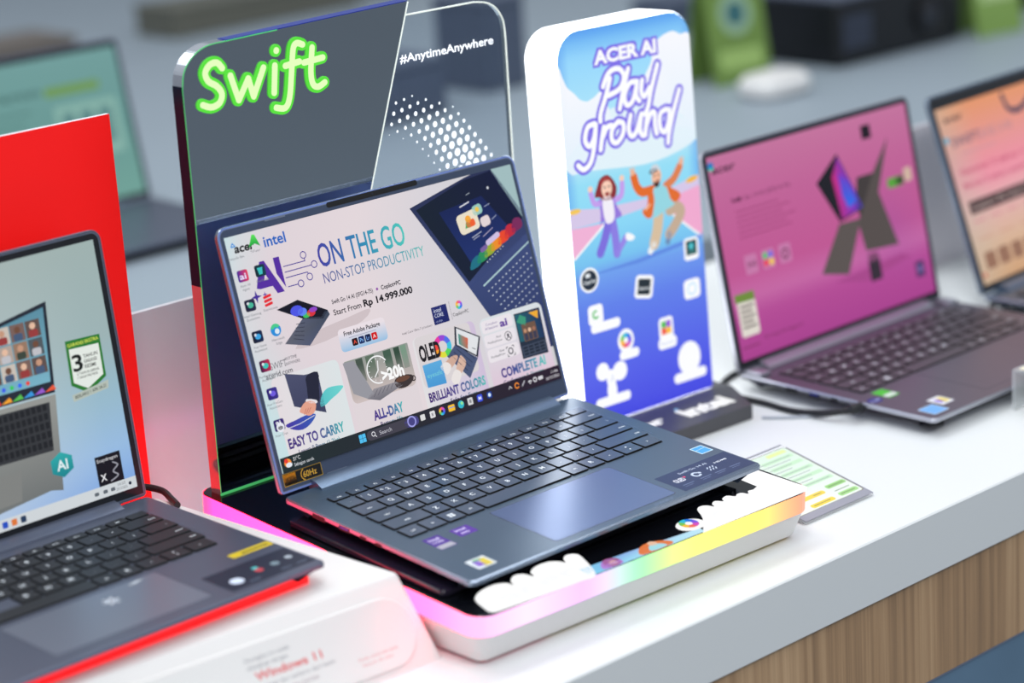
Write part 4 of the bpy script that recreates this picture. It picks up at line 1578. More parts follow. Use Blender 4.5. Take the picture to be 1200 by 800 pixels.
def stadium(a, b, r, n=8):
    d = Vector((b[0] - a[0], b[1] - a[1]))
    t = math.degrees(math.atan2(d.y, d.x))
    return ell(b[0], b[1], r, n=n, a0=t - 90, a1=t + 90) + ell(a[0], a[1], r, n=n, a0=t + 90, a1=t + 270)


SW = [smooth([(33.6, 402.6), (29, 407.6), (22, 406.8), (17.4, 401.4), (19.6, 394.6), (27, 389.6), (31, 383), (28, 376.4), (20, 374.4), (12.4, 377.4)], 4),
      [(40.6, 395.6), (46.4, 375.4), (57.2, 390.6), (60.8, 375.8), (72.6, 396.6)],
      [(83.8, 396.4), (80.8, 375.2)], [(86.4, 407.6), (86.6, 407.9)],
      smooth([(112.6, 408.4), (107, 410.4), (103, 406.4), (99.6, 389), (95.6, 369.6), (90.4, 361.6), (81.6, 363.2)], 4),
      [(94, 394.4), (108, 395.6)],
      smooth([(121.8, 404.6), (118.6, 386), (119.6, 375.8), (124.6, 372.6), (131.6, 375)], 4), [(112.6, 394), (131.6, 395)]]
for nm, r, y0, y1, mt, lab in (('letter_halo', 4.9, -0.2, 1.4, M['green_neon'], 'green halo of the lettering'), ('lettering', 2.5, 1.3, 2.0, M['green_core'], 'glowing pale green lettering')):
    m = MB()
    for st in SW:
        st = sx(st)
        for a, b in zip(st, st[1:]):
            m.slab(stadium(a, b, r), y0, y1, 0, f=lambda x, z, y: (x, -y, z))
    ob(nm, m, mt, sg, lab, sm=None)

# ------------------------------------------------------------------ lightbox sign
yw, ln_ = rad(-2.4), rad(2.2)
ux_ = Vector((math.cos(yw), math.sin(yw), 0))
lbO = Vector((547.5, 270.6, 0)) - ux_ * 163
lb = thing('lightbox_sign', 'tall glowing white lightbox with a blue poster of two jumping people', 'lightbox', tuple(lbO), (0, 0, yw))
m = MB()
m.slab(rpoly([(-14, -66), (148, -66), (177, -12), (177, 62), (-14, 62)], 2, 3), 0, 14, 0, 0.6)
lbb = ob('base', m, M['black_base'], lb, 'black base')
A = Art()
A.text('acer', 8, -40, 66, 15, (255, 255, 255), .045)
A.text('intel', 86, -46, 146, 21, (255, 255, 255), .05)
A.up()
A.poly([(90, -24), (94, -24), (95, -20), (91, -20)], (150, 205, 250))
A.build('lit_lettering', M['backlit'], lbb, frame((0, 0, 14.05), (1, 0, 0), (0, 1, 0)), 'white lit lettering')
fb = frame((0, 0, 14), (1, 0, 0), (0, math.sin(ln_), math.cos(ln_)))
out = rrect(0, 163, 0, 360.5, (4, 4, 27, 27), 8)
m = MB()
# body behind the printed front (frame normal points to the viewer)
m.loft([[fb(x, z, d) for x, z in q] for q, d in ((inset(out, 1.5), -43), (out, -41.5), (out, -0.8), (inset(out, 0.4), 0.0))], 0)
ob('light_body', m, M['lightbox_white'], lb, 'glowing white sides', sm=40)


def poster():
    A = Art()
    o = inset(out, 0.7)
    W_ = 163

    def bg(u, v):
        c = ramp(v / 360, [(0, (70, 74, 226)), (0.12, (84, 96, 232)), (0.3, (96, 128, 234)), (0.385, (112, 160, 238)), (0.42, (120, 196, 240)), (0.5, (138, 214, 246)),
                           (0.62, (150, 222, 246)), (0.7, (206, 236, 250)), (0.8, (172, 228, 250)), (0.93, (150, 214, 252)), (1, (96, 168, 240))])
        e_ = min(u, 163 - u, 360 - v)
        return mix((84, 150, 238), c, min(1, .45 + e_ / 18)) if v > 200 else c
    # fill the rounded outline with a gradient grid, clipped row by row
    for j in range(60):
        v0, v1 = 360.5 * j / 60, 360.5 * (j + 1) / 60
        for i in range(12):
            c = A.clip(list(o), W_ * i / 12, v0, W_ * (i + 1) / 12, v1)
            if len(c) > 2:
                A._put(c, [tuple(range(len(c)))], bg)
    A.up()
    cl = lambda p: A.clip(p, 0.8, 0.8, 162.2, 330)
    cw = lambda u, v: mix((226, 240, 252), (246, 248, 254), (v - 230) / 80)
    A.poly(A.clip(smooth([(0.8, 326), (6, 320), (10, 312), (18, 305), (24, 299), (32, 296), (40, 298), (52, 300), (60, 262), (40, 242), (0.8, 240)], 4, True), .8, .8, 162, 359), cw)
    A.poly(A.clip(smooth([(100, 300), (112, 318), (116, 332), (124, 338), (132, 341), (142, 342), (150, 338), (164, 330), (164, 250), (130, 240), (96, 260)], 4, True), .8, .8, 162.2, 359), cw)
    A.poly(A.clip(smooth([(20, 262), (60, 285), (110, 280), (150, 262), (163, 240), (110, 228), (50, 232), (0.8, 240)], 4, True), .8, .8, 162.2, 359), (226, 242, 250))
    # running track
    A.poly(cl([(0.8, 158), (0.8, 186), (40, 184), (46, 186)]), (240, 178, 214))
    A.poly(cl([(162.2, 148), (162.2, 196), (120, 190), (110, 186)]), (240, 170, 208))
    A.poly(cl([(0.8, 186), (60, 186), (120, 190), (162, 196), (162, 206), (100, 196), (40, 198), (0.8, 204)]), (214, 200, 232))
    A.up()
    A.stroke([(3, 158.4), (46, 186)], 2, (250, 250, 252))
    A.stroke([(161, 147), (112, 186)], 2, (250, 250, 252))
    A.disc(7.5, 201, 7, (246, 200, 90), 2.4)
    A.disc(153, 203, 8, (246, 186, 70), 2.6, rot=8)
    A.poly(cl([(0.8, 140), (80, 143), (162, 150), (162, 146), (80, 139)]), (96, 138, 226))
    # heading
    vio, wh = (128, 112, 232), (252, 253, 255)
    A.up()
    for dx in (-2.2, 0, 2.2):
        for dy in (-2.2, 0, 2.2):
            A.text('ACER AI', 43.6 + dx, 326.8 + dy, 119.6 + dx, 11.2, vio, .05)
    A.up()
    A.text('ACER AI', 43.6, 326.8, 119.6, 11.2, wh, .045)
    play = [smooth([(61, 312), (55, 298), (47, 283), (46, 276)], 4), smooth([(52, 306), (60, 317), (72, 319), (78, 311), (72, 301), (58, 297)], 4),
            smooth([(83.6, 317), (76, 299), (70, 283)], 4),
            smooth([(92, 304), (84, 303.6), (77, 294), (78.6, 285), (86, 287), (92, 299)], 4), smooth([(93.4, 304), (91, 292), (94.6, 286)], 4),
            smooth([(99.6, 304), (97.6, 294), (101, 289), (108, 296)], 4), smooth([(119.6, 315), (110, 294), (104.6, 279), (100, 273)], 4)]
    ground = [smooth([(38.6, 275), (30, 273), (26, 262), (31, 256), (37, 263), (40, 274)], 4), smooth([(40, 274), (37, 258), (31, 242), (22, 236.6), (15.6, 241.4)], 4),
              smooth([(49.4, 270), (46, 260), (43.6, 250.6)], 4), smooth([(47, 261), (53, 269), (58.6, 270)], 4),
              smooth([(67, 272), (59, 266), (58, 256.6), (64, 253.4), (71.6, 260), (73, 269), (67, 272)], 4),
              smooth([(82.6, 275), (79, 263), (82, 256), (88, 259), (95, 273)], 4), smooth([(96, 274), (92.6, 260), (95.6, 254)], 4),
              smooth([(103, 273), (98.6, 254)], 4), smooth([(99.6, 260), (107, 272), (112, 272), (111.6, 260), (113, 253)], 4),
              smooth([(127, 273), (119, 270), (117.6, 258), (123, 252.6), (129, 262), (130.6, 272)], 4), smooth([(144.6, 288), (135, 268), (128, 250), (126.4, 242)], 4)]
    A.up()
    for st in play + ground:
        A.stroke(st, 10.6, vio)
    A.up()
    for st in play + ground:
        A.stroke(st, 4.9, wh)
    A.up()
    # jumping woman in a lilac jacket
    sk, hair, lil, pur = (248, 206, 184), (138, 44, 52), (196, 160, 236), (126, 112, 220)
    A.stroke(smooth([(38, 203), (31, 204), (27.6, 214)], 4), 5.6, lil)
    A.stroke(smooth([(52, 202), (63.6, 205), (66, 216)], 4), 6, lil)
    A.stroke(smooth([(46, 184), (41, 171), (33.6, 158)], 4), 9.4, pur)
    A.stroke(smooth([(51, 184), (53, 168), (53.6, 153.6)], 4), 9, (140, 126, 226))
    A.stroke(smooth([(53.6, 154), (60, 160), (66, 166)], 3), 6.4, (150, 136, 230))
    A.poly(smooth([(36, 207), (41, 205), (53, 206), (58, 196), (63, 187), (55, 185), (52, 182), (44, 182), (40, 186), (36.4, 183), (37.6, 195)], 3, True), (150, 120, 220))
    A.up()
    A.poly(smooth([(41, 206), (52, 206), (53.6, 186), (43, 184)], 3, True), (242, 238, 248))
    A.disc(27.4, 217.6, 2.8, sk)
    A.disc(66, 220.6, 2.8, sk)
    A.poly(smooth([(66, 163.6), (73, 161.6), (76.6, 164.6), (70, 169), (66, 169)], 3, True), (250, 250, 252))
    A.poly(smooth([(32, 210), (36, 219), (40, 225), (48, 227), (54, 223), (59, 214), (57, 206), (51, 204), (41, 205), (38, 208)], 4, True), hair)
    A.up()
    A.disc(47, 214.6, 6.4, sk, 7.8, rot=-8)
    A.poly(smooth([(39.6, 217), (42, 224), (50, 225), (54, 217), (50, 221), (44, 221)], 3, True), (168, 60, 60))
    A.up()
    A.poly(smooth([(44.4, 211), (49.6, 211), (48, 207.6), (45.6, 208)], 3, True), (150, 30, 40))
    for u in (44.6, 49.8):
        A.disc(u, 216.2, 1.0, (50, 30, 30))
    A.poly([(46.8, 214.6), (47.8, 214.6), (47.4, 212.8)], (226, 170, 150))
    A.L -= 1
    # jumping man in an orange jacket and cap
    og, tan_ = (226, 110, 48), (214, 190, 160)
    A.stroke(smooth([(103, 203), (90, 203), (83.6, 209), (80.6, 219)], 4), 8.6, og)
    A.stroke(smooth([(119, 203), (130, 208), (138.6, 218)], 4), 8, (222, 130, 84))
    A.stroke(smooth([(108, 179), (105, 165), (100, 153)], 4), 12.4, tan_)
    A.stroke(smooth([(122, 180), (132, 181), (136, 175), (127, 164), (119.6, 158)], 4), 11, (196, 172, 150))
    A.stroke([(100, 153), (94.6, 147)], 6.6, (236, 240, 244))
    A.stroke([(119.6, 158), (117, 151)], 6, (110, 140, 180))
    A.poly(smooth([(97, 206), (106, 203), (106, 190), (99, 178), (92, 179), (88, 186), (95, 190)], 3, True), og)
    A.poly(smooth([(119, 204), (128, 199), (136, 194), (135.6, 188), (126, 186), (119, 194)], 3, True), og)
    A.up()
    A.poly(smooth([(104, 204), (119, 203), (124, 190), (129, 184.6), (118, 181), (101, 176.6), (104, 192)], 3, True), (150, 214, 226))
    A.disc(79.6, 223, 3, (236, 180, 150))
    A.disc(140.6, 221.6, 3, (236, 180, 150))
    for k in (-1, 0, 1):
        A.stroke([(79.6 + k * 1.4, 223), (79 + k * 2.6, 227.4)], 1.1, (236, 180, 150))
        A.stroke([(140.6 + k * 1.2, 221.6), (141.4 + k * 2.6, 226)], 1.1, (236, 180, 150))
    A.disc(108.6, 213.6, 6, (240, 186, 156), 8, rot=-12)
    A.up()
    A.poly(smooth([(104, 209.6), (112, 207.6), (113, 212), (111, 205), (106.6, 204.4)], 3, True), (70, 46, 40))
    A.poly(smooth([(101.6, 218), (104, 224.6), (110, 225), (114, 219.4), (108, 219.6)], 3, True), (206, 214, 222))
    A.poly(smooth([(100.6, 217.4), (101.6, 221.4), (110, 221), (109, 218.6)], 3, True), (50, 52, 62))
    A.up()
    for u in (106, 111):
        A.disc(u, 215, .9, (50, 34, 30))
    A.disc(109.6, 209.4, 1.8, (130, 40, 40), 1.3)
    A.stroke([(92, 186), (98, 190)], 1.4, (250, 214, 180))
    A.L -= 2
    # app badges with white outlines
    A.up()
    W2 = (252, 253, 255)
    A.disc(17.7, 136.4, 11.4, W2, 11.4, n=26)
    A.rr(72, 105, 94.6, 126.6, 4, W2, rot=-12)
    A.rr(136.6, 128, 155.4, 149, 3.4, W2)
    A.rr(133, 91.4, 154, 110, 4.4, W2)
    A.rr(13, 94, 31, 112.6, 4, W2)
    A.rr(15, 86.4, 51, 95.4, 4, W2)
    A.disc(56, 71.4, 10, W2, 11)
    A.rr(47, 53.6, 71.6, 62.4, 4, W2)
    A.rr(98, 60, 116, 81.6, 4, W2)
    A.rr(96, 51.6, 119.4, 62.4, 4, W2)
    A.disc(134, 36, 14.6, W2, 16)
    A.rr(113, 14.6, 155, 24, 4, W2)
    for u, v, a, b in ((25, 49, 8, 8.4), (46, 45, 9, 9), (35, 40, 6, 9), (35, 29, 6, 10)):
        A.disc(u, v, a, W2, b)
    A.rr(14, 15.6, 57, 24.6, 4, W2)
    A.up()
    A.disc(17.7, 136.4, 9.2, (32, 44, 60), n=26)
    A.rr(75.4, 108.4, 91.2, 123.2, 1, (34, 46, 54), rot=-12)
    A.rr(139.4, 132.6, 152.8, 146.4, 1, (14, 52, 60))
    A.ring(143.4, 100.6, 4.4, 6, (190, 226, 250))
    A.ring(22, 103.4, 2.2, 4.2, (70, 190, 90), 60, 330)
    copilot_icon(A, 56, 71.6, 7)
    for i, c in enumerate(((240, 90, 70), (250, 190, 50), (90, 190, 90), (150, 90, 220))):
        A.rect(101 + (i % 2) * 6.2, 65.4 + (i // 2) * 6.4, 107 + (i % 2) * 6.2, 71.6 + (i // 2) * 6.4, c)
    A.text('Focus', 99, 55.4, 116.4, 3.6, (190, 200, 230))
    A.stroke(smooth([(34, 38), (37, 40), (36, 43)], 3), .9, (180, 190, 226))
    A.up()
    A.text('CapCut', 10.6, 133.4, 25, 3.2, (230, 236, 240), .02)
    A.rr(13.4, 139, 19, 142.6, 1, (230, 236, 240))
    A.text('Filmora', 76.4, 113.8, 90, 3, (220, 226, 230), .02, rot=-6)
    A.disc(146, 140.8, 3.4, (80, 190, 200))
    A.text('FAMEIQ', 141, 134, 151.4, 2, (120, 200, 190))
    return A


poster().build('poster', M['backlit'], lb, lambda u, v, z: fb(u, v, z + 0.4), 'blue backlit poster with two jumping cartoon people')

# ------------------------------------------------------------------ left laptop on its white stand, red card behind
m = MB()
top = rpoly([(-420, 87), (-19.5, 55), (-39, 336), (-420, 346)], [2, 5, 5, 2], 5)
bot = rpoly([(-420, 59), (-7.5, 27), (-33, 342), (-420, 352)], [2, 5, 5, 2], 5)
m.loft([[(x + 200, y - 190, 0) for x, y in bot], [(x + 200, y - 190, 60.5) for x, y in top], [(x + 200, y - 190, 62) for x, y in inset(top, 1.5)]], 0)
st = wob('laptop_stand', m, M['stand_white'], 'white plastic laptop stand with a sloping front and a rounded label', 'stand', None, None, (-200, 190, 0))
ff = frame((180.5, -135, 62), (0.9968, -0.08, 0), (0.0, 0.4116, 0.9113))
m = MB()
lp = rrect(-250, -4.5, -63, -11.5, 24, 9)
m.slab(lp, -0.5, 1.6, 0, 0.7, f=ff)
m.slab(inset(lp, 2.6), 0, 1.75, 1, f=ff)
pl = ob('label_plate', m, [M['stand_white'], M['white_pl']], st, 'rounded white label plate', sm=30)
A = Art()
A.text('Perangkat ini sudah', -143, -23.6, -107, 2.6, (150, 150, 154))
A.text('dilengkapi dengan', -143, -29, -110, 2.6, (150, 150, 154))
A.text('Windows 11', -139, -37.6, -84, 5.6, (226, 96, 96), .02)
A.text('original dan terbaru dari kami', -139, -44, -76, 2.8, (150, 150, 154))
A.text('untuk aktivitas harian', -139, -50, -92, 2.8, (170, 150, 154))
A.text('Pindai untuk info lebih', -58, -49.6, -24, 2.2, (228, 170, 168))
A.text('lanjut di sini', -56, -54, -30, 2.2, (228, 170, 168))
A.build('label_print', M['print'], pl, lambda u, v, z: ff(u, v, 1.85 + z), 'grey and red small print')

m = MB()
m.slab(rpoly([(-386, 94), (-72, 94), (-76, 284), (-386, 288)], 3, 3), 0, 7.0, 0, 0.5)
wob('red_pad', m, M['red_pad'], 'bright red pad under the left laptop', 'pad', loc=(0, 0, 62.1))

m = MB()
m.slab([(-190, 0), (189, 0), (189, 370), (-190, 370)], 0, 4, 1, f=lambda x, z, y: (x, -y, z))
m.add([(-190, -4.05, 0), (189, -4.05, 0), (189, -4.05, 370), (-190, -4.05, 370)], [(0, 1, 2, 3)], 0)
m.add([(189, -4.05, 0), (189, 0, 0), (189, 0, 370), (189, -4.05, 370)], [(0, 1, 2, 3)], 0)
m.V = [(x, y, z) if x < 188 or len(m.V) - i > 4 else (x + .05, y, z) for i, (x, y, z) in enumerate(m.V)]
wob('red_card', m, [M['red_card'], M['card_edge']], 'tall plain red card standing behind the left laptop', 'card', loc=(-214.5, 369, 0), sm=None)

lk = lambda k: k[1] > 118 and not (k[1] < 150 and k[3] < 130)
rl, bl_, ll_, fl2 = laptop('laptop', 'charcoal laptop on the white stand at left, its screen showing a pictured laptop', (-386, 75, 80.2), (0, 0, rad(1.0)), 320, 221,
                           rad(83.4), 214, 221, (M['dark_deck'], M['dark_deck'], M['dark_key'], M['dark_bezel'], M['dark_deck']), screen_left(), (7.5, 9.5),
                           thick=11.0, feet=0, keyfilter=lk, ktag='b', pad=(100, 229, 14, 84), keyshift=(0, 2))
df = frame((0, 0, 0.05), (1, 0, 0), (0, 1, 0))


def st_y(a):
    a.rr(281, 58, 318, 67, 1, (212, 186, 40))
    a.up()
    a.stroke([(292, 62), (314, 62.4)], 2.4, (120, 110, 50))


small_art('yellow_sticker', rl, df, st_y, 'print', 'yellow sticker')


def st_k(a):
    a.rr(242, 8, 317, 46, 1.5, (34, 40, 58))
    a.up()
    for u, v, r, c in ((256, 22, 5.4, (220, 230, 250)), (279, 26, 3.4, (200, 70, 80)), (279, 31, 2.6, (90, 190, 190)), (294, 27, 3.6, (120, 140, 150)), (308, 29, 3, (170, 180, 190))):
        a.disc(u, v, r, c)
    for u in (262, 290, 304):
        a.stroke([(u, 14), (u + 9, 14)], 1.2, (110, 120, 140))


small_art('feature_sticker', rl, df, st_k, 'print', 'dark feature list sticker')


def st_w(a):
    for k in range(3):
        a.stroke([(178 - 6 * math.cos(k * 1.05), 64 - 6 * math.sin(k * 1.05)), (178 + 6 * math.cos(k * 1.05), 64 + 6 * math.sin(k * 1.05))], 2.4, (214, 220, 230))
    a.stroke([(204, 78), (214, 80)], 3, (190, 196, 204))


small_art('pale_marks', rl, frame((0, 0, 0.14), (1, 0, 0), (0, 1, 0)), st_w)

cb = MB()
cb.tube(smooth([(-84, 334, 4), (-60, 345, 7), (-44, 350, 7), (-36, 333, 5.5), (-39, 316, 3.4), (-44, 300, 3.0)], 6), 2.8, 10)
o = wob('power_cable', cb, M['cable'], 'black cable looping beside the red card', 'cable', loc=(0, 0, 62))

# low frosted panel behind the red card
m = MB()
m.slab([(-140, 0), (140, 0), (140, 194), (-140, 194)], 0, 5, 0, 0.5, f=lambda x, z, y: (x, -y, z))
wob('frosted_panel', m, M['frost'], 'low frosted panel between the red card and the mirrored sign', 'panel', loc=(-52, 411, 0))

# ------------------------------------------------------------------ right-hand laptops
r1, b1, l1, fl1 = laptop('laptop', 'mauve grey laptop right of the lightbox with a pink screen', (585, 39, 18), (0, 0, rad(0.6)), 318, 230,
                         rad(79.1), 214.5, 230, (M['mauve'], M['silver'], M['mauve_key'], M['dark_bezel'], M['silver']), screen_pink(), (7.5, 9.0),
                         thick=12.0, feet=6.0, ktag='c', pad=(97, 225, 14, 92), keyshift=(1, 8), hinge=(30, 290))
df1 = frame((0, 0, 0.05), (1, 0, 0), (0, 1, 0))
for x0 in (3, 300):
    m = MB()
    m.slab(rrect(x0, x0 + 15, 205, 226, 2, 3), -0.2, 3.4, 0, 0.8)
    ob('hinge_cap', m, M['silver'], r1)


def sk1(a):
    a.disc(12, 76, 8.6, (44, 52, 120), 6.6)
    a.up()
    a.text('intel', 6, 74, 18, 3.6, (200, 206, 236))


small_art('round_blue_sticker', r1, df1, sk1, 'print', 'dark blue oval sticker')


def sk2(a):
    a.rr(26, 70, 42, 92, 1, (70, 180, 50))
    a.up()
    a.rr(26.6, 72, 41.4, 79, .6, (206, 214, 206))


small_art('green_sticker', r1, df1, sk2, 'print', 'green sticker')


def sk3(a):
    a.rr(38, 19, 56, 38, 1, (226, 228, 232))
    a.up()
    a.poly([(46, 22), (54, 22), (54, 34), (49, 36)], (226, 206, 90))
    a.poly([(41, 24), (48, 23), (47, 32), (42, 34)], (140, 110, 200))


small_art('colourful_sticker', r1, df1, sk3, 'print', 'white sticker with a coloured letter shape')


def sk4(a):
    a.rr(12, 8, 33, 28, 1, (196, 220, 240))
    a.up()
    a.rr(13, 9, 32, 27, .8, (110, 170, 230))


small_art('blue_sticker', r1, df1, sk4, 'print', 'pale blue sticker')
for y0, y1, nm, bl in ((172, 158, 'display_port', 0), (144, 131, 'usb_port', 1), (118, 110, 'usb_port', 0), (86, 80, 'power_socket', 0)):
    m = MB()
    m.box(-0.12, 1, y1, y0, -5.6, -2.0, 0)
    if bl:
        m.box(-0.2, 1, y1 + 1.5, y0 - 1.5, -3.6, -2.6, 1)
    ob(nm, m, [M['port'], M['usb_blue']], b1)
m = MB()
m.tube(smooth([(584.4, 121, 14), (574, 127, 12), (566, 150, 7), (562, 185, 3.2), (564, 220, 3.0), (564, 262, 3.0), (578, 288, 3.0), (612, 304, 3.0), (660, 308, 3.0)], 6),
       [5.0] * 6 + [3.0] * 43, 10)
wob('charging_cable', m, M['cable'], 'black charging cable plugged into the pink-screened laptop', 'cable')
m = MB()
m.tube(smooth([(534, 198, 1.6), (548, 180, 1.6), (568, 160, 1.6), (585, 150, 1.6), (610, 146, 1.6)], 6), 1.5, 8)
wob('thin_grey_cable', m, M['greycable'], 'thin grey cable lying across the table beside the black sign base', 'cable')

screen_o = screen_orange()
ro, bo, lo, flo = laptop('laptop', 'blue grey laptop at the right edge with an orange and pink screen', (947, 20, 18), (0, 0, rad(4)), 320, 222,
                         rad(71.5), 214, 222, (M['chassis'], M['chassis_side'], M['dark_key'], M['dark_bezel'], M['hinge']), screen_o, (8, 9),
                         thick=12.0, feet=6.0, keyfilter=lambda k: k[1] < 150 and k[2] > 100, ktag='d', keyshift=(0, 4))
m = MB()
m.tube(smooth([(936, 232, 12), (922, 226, 5), (914, 240, 3), (916, 262, 3), (930, 290, 3), (938, 330, 3)], 6), 3.2, 10)
wob('charging_cable', m, M['cable'], 'black cable at the left corner of the orange-screened laptop', 'cable')

# grey upright panel behind the two right laptops
m = MB()
m.slab([(-50, 0), (60, 0), (60, 166), (-50, 166)], 0, 5, 0, 0.5, f=lambda x, z, y: (x, -y, z))
wob('frosted_panel', m, M['frost'], 'low frosted panel seen between the two right laptops', 'panel', loc=(1055, 398, 0))

# acrylic leaflet holder at the right edge
hd = thing('leaflet_holder', 'small clear acrylic stand at the right edge of the table', 'holder', (746, -8, 0))
m = MB()
m.box(-55, 55, -37, -34, 0, 39, 0, 0.5)
m.box(-55, 55, -34, 40, 36, 39, 0, 0.5)
m.box(-55, 55, 37, 40, 0, 36, 0, 0.5)
ob('clear_body', m, M['clear_thin'], hd, sm=30)
A = Art()
A.rr(-51, -32, 53, 36, 1, (238, 232, 204))
A.up()
A.rr(-47, -28, 10, -14, 2, (236, 226, 140))
A.stroke([(-46, -4), (30, -4)], 2, (190, 190, 180))
A.stroke([(-46, 6), (20, 6)], 2, (190, 190, 180))
A.build('leaflet', M['print'], hd, frame((0, 0, 39.2), (1, 0, 0), (0, 1, 0)), 'cream leaflet')

# sloping price card by the glowing platform
pc = thing('price_card', 'printed price card in a clear sloping holder beside the glowing platform', 'price card', (396, 42, 0))
sl = math.atan2(21.2, 102)
fp = frame((-43, -51.2, 2.4), (1, 0, 0), (0, math.cos(sl), math.sin(sl)))
m = MB()
m.slab(rrect(0, 87.5, 0, 104.5, 1.5, 3), -2.2, 0, 0, 0.4, f=fp)
m.box(-42, 43, 50, 52, 0, 20.6, 0, 0.3)
ob('clear_holder', m, M['clear_thin'], pc, sm=30)
m = MB()
m.tube([fp(86.8, 1, 0.3), fp(86.8, 98, .3)], 0.5, 6)
m.tube([fp(1, 103.6, 0.3), fp(86, 103.6, .3)], 0.6, 6)
m.slab(rrect(1, 86.5, 1.2, 9.4, .5, 2), 0.02, 0.5, 0, f=fp)
ob('grey_rail', m, pbr('grey_rail', (150, 150, 162), 0.4, noise=0.03), pc)
A = Art()
A.rr(1, 9.6, 86, 100, 3, (126, 116, 70))
A.up()
A.rr(1.5, 10.2, 85.4, 99.4, 2.6, lambda u, v: mix((226, 232, 222), (208, 226, 208), (v - 30) / 60))
A.up()
A.rr(58, 92.4, 82, 97, 1.4, (216, 226, 150))
for k in range(9):
    v = 88 - k * 5.6
    if k % 2 == 0:
        A.rr(44, v - 3.6, 82, v + 1.2, 1, (190, 222, 186))
A.rr(60, 27, 84, 32.4, 2, (150, 200, 120))
A.rr(60, 12.6, 83.6, 18, 2, (160, 208, 130))
A.rr(24, 12, 53, 17.4, 2, (240, 206, 70))
A.rr(24, 24, 54, 29.4, 2, (240, 206, 80))
A.up()
for k in range(9):
    v = 87 - k * 5.6
    A.stroke([(30 + (k % 3) * 3, v), (78 - (k % 4) * 5, v - .4)], .7, (140, 150, 150))
for v, u0, u1 in ((29.6, 63, 81), (15.4, 63, 80), (14.8, 28, 48), (26.8, 40, 50), (21.6, 62, 80)):
    A.stroke([(u0, v), (u1, v)], .8, (96, 116, 90))
A.build('price_print', M['print'], pc, lambda u, v, z: fp(u, v, 0.1 + z), 'green and yellow printed sheet')

# ------------------------------------------------------------------ back of the shop, far out of focus
bc = thing('back_counter', 'grey white counter along the back of the shop', 'counter', (1700, 1350, -800))
m = MB()
m.slab([(-1500, -650), (1900, -650), (1900, 1180), (-1500, 1180)], 760, 800, 0, 2)
ob('worktop', m, M['back_top'], bc)
m = MB()
m.box(-1480, 1880, -630, 1160, 0, 760)
ob('cabinet', m, M['back_front'], bc)
bc2 = thing('back_counter', 'long grey blue counter farthest from the viewer', 'counter', (2300, 3000, -800))
m = MB()
m.slab([(-2000, -450), (1900, -450), (1900, 800), (-2000, 800)], 760, 800, 0, 2)
ob('worktop', m, M['back_top'], bc2)
m = MB()
m.box(-1980, 1880, -430, 780, 0, 760)
ob('cabinet', m, M['back_front'], bc2)

laptop('laptop', 'laptop with a pale green screen on the back counter behind the red card', (372, 1205, 18), (0, 0, 0), 330, 225,
       rad(78), 216, 225, (M['dark_deck'], M['dark_deck'], M['dark_key'], M['dark_bezel'], M['dark_deck']), screen_green(), (8, 9),
       thick=12.0, feet=6.0, keys=False, ktag='e')


def projector(label, loc, w, d, h, lens_x):
    p = thing('projector', label, 'projector', loc)
    m = MB()
    m.slab(rrect(-w / 2, w / 2, -d / 2, d / 2, 10, 4), 6, h - 6, 0, 2)
    ob('casing', m, M['black_box'], p)
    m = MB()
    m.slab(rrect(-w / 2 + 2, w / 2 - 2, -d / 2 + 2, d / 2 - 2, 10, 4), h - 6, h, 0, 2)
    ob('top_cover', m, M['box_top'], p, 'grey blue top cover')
    m = MB()
    ring = lambda r, y: [(lens_x + r * math.cos(a * .3142), y, h * .5 + r * math.sin(a * .3142)) for a in range(20)]
    m.loft([ring(34, -d / 2 + 1), ring(34, -d / 2 - 9), ring(29, -d / 2 - 9), ring(26, -d / 2 - 4)], 0)
    m.loft([ring(26, -d / 2 - 4.2), ring(14, -d / 2 - 7)], 1)
    ob('lens', m, [M['rubber'], M['lens']], p)
    m = MB()
    for k in range(8):
        m.box(-w / 2 + 14 + k * 9, -w / 2 + 18 + k * 9, -d / 2 - 1, -d / 2 + 1, h * .25, h * .75)
    ob('vent', m, M['box_top'], p)
    for a in (-1, 1):
        for b in (-1, 1):
            m = MB()
            m.slab(ell(a * (w / 2 - 26), b * (d / 2 - 26), 9, n=12), 0, 6.2)
            ob('foot', m, M['rubber'], p)
    return p


projector('black projector with a grey top on the back counter, nearer the lightbox', (2104, 1368, 0), 330, 200, 112, 70)
projector('black projector at the top right corner of the photo', (2690, 1440, 0), 330, 220, 112, 40)


def tent_card(label, loc, w, h, mat, rz):
    p = thing('tent_card', label, 'card', loc, (0, 0, rz))
    m = MB()
    m.slab([(-w / 2, 0), (w / 2, 0), (w / 2, h), (-w / 2, h)], 0, 4, 0, 0.5, f=lambda x, z, y: (x, -y + z * .18, z))
    ob('front', m, mat, p)
    m = MB()
    m.slab([(-w / 2, 0), (w / 2, 0), (w / 2, h * .98), (-w / 2, h * .98)], 0, 4, 0, 0.5, f=lambda x, z, y: (x, -y + h * .36 - z * .18, z))
    ob('back', m, mat, p)
    return p


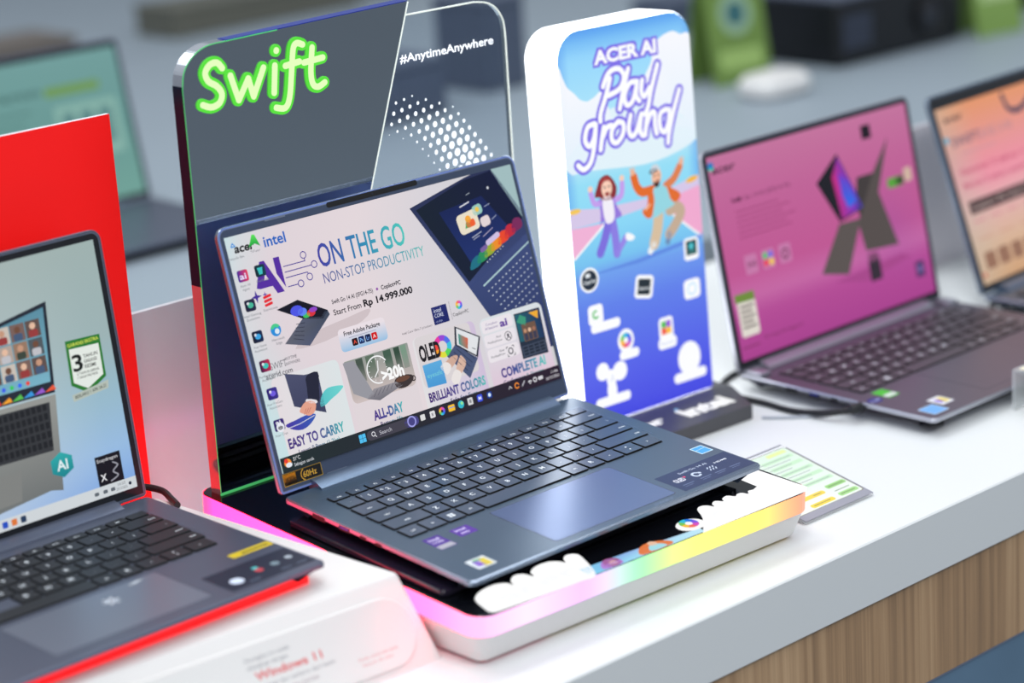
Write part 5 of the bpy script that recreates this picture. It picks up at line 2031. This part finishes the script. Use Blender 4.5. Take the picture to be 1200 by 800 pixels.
t1 = tent_card('lime green folded card on the back counter, just right of the lightbox', (1775, 1330, 0), 118, 210, M['lime'], rad(-8))
A = Art()
A.disc(0, 112, 34, (150, 180, 150))
A.up()
A.disc(0, 112, 20, (56, 104, 110))
A.rr(-44, 24, 44, 56, 6, (160, 190, 110))
A.build('printed_badge', M['print'], t1, frame((0, -4.2, 0), (1, 0, 0), (0, .177, .984)), 'dark green round badge')
t2 = tent_card('lime green folded card between the two black projectors', (2330, 1235, 0), 110, 190, M['lime2'], rad(-8))
A = Art()
A.rr(-40, 60, 40, 92, 6, (190, 214, 150))
A.build('printed_badge', M['print'], t2, frame((0, -4.2, 0), (1, 0, 0), (0, .177, .984)))
m = MB()
m.slab(rrect(-58, 58, -40, 40, 30, 6), 0, 34, 0, 10)
m.slab(rrect(-30, 30, -20, 20, 16, 6), 34, 38, 0, 2)
wob('small_white_box', m, M['white_pl'], 'small rounded white box in front of the lime card on the back counter', 'box', loc=(1722, 1218, 0))


def carton(name, label, loc, w, d, h, mat, rz=0.0):
    p = thing(name, label, 'box', loc, (0, 0, rz))
    m = MB()
    m.box(-w / 2, w / 2, -d / 2, d / 2, 0, h - 12, 0, 3)
    ob('body', m, mat, p)
    m = MB()
    m.slab([(-w / 2 - 2, -d / 2 - 2), (w / 2 + 2, -d / 2 - 2), (w / 2 + 2, d / 2 + 2), (-w / 2 - 2, d / 2 + 2)], h - 12, h, 0, 2)
    ob('lid', m, mat, p)
    return p


carton('low_carton', 'long olive brown box far behind the mirrored sign', (1800, 2680, 0), 460, 130, 60, M['olive'])
carton('low_carton', 'taupe box far behind the green-screened laptop', (1240, 2680, 0), 200, 150, 46, M['brown'])
carton('dark_carton', 'slate blue box seen through the clear sign panel', (1230, 1640, 0), 260, 120, 90, M['slate_box'])
carton('dark_carton', 'slate blue box seen between the sign and the lightbox', (1545, 1700, 0), 90, 120, 150, M['slate_box'])
carton('low_carton', 'olive brown box far behind the top of the clear panel', (2230, 2760, 0), 360, 140, 60, M['olive'])
carton('dark_carton', 'slate blue box just above the top of the lightbox', (2150, 1800, 0), 190, 100, 60, M['slate_box'])

for o in bpy.data.objects:
    for k in ('location',):
        pass
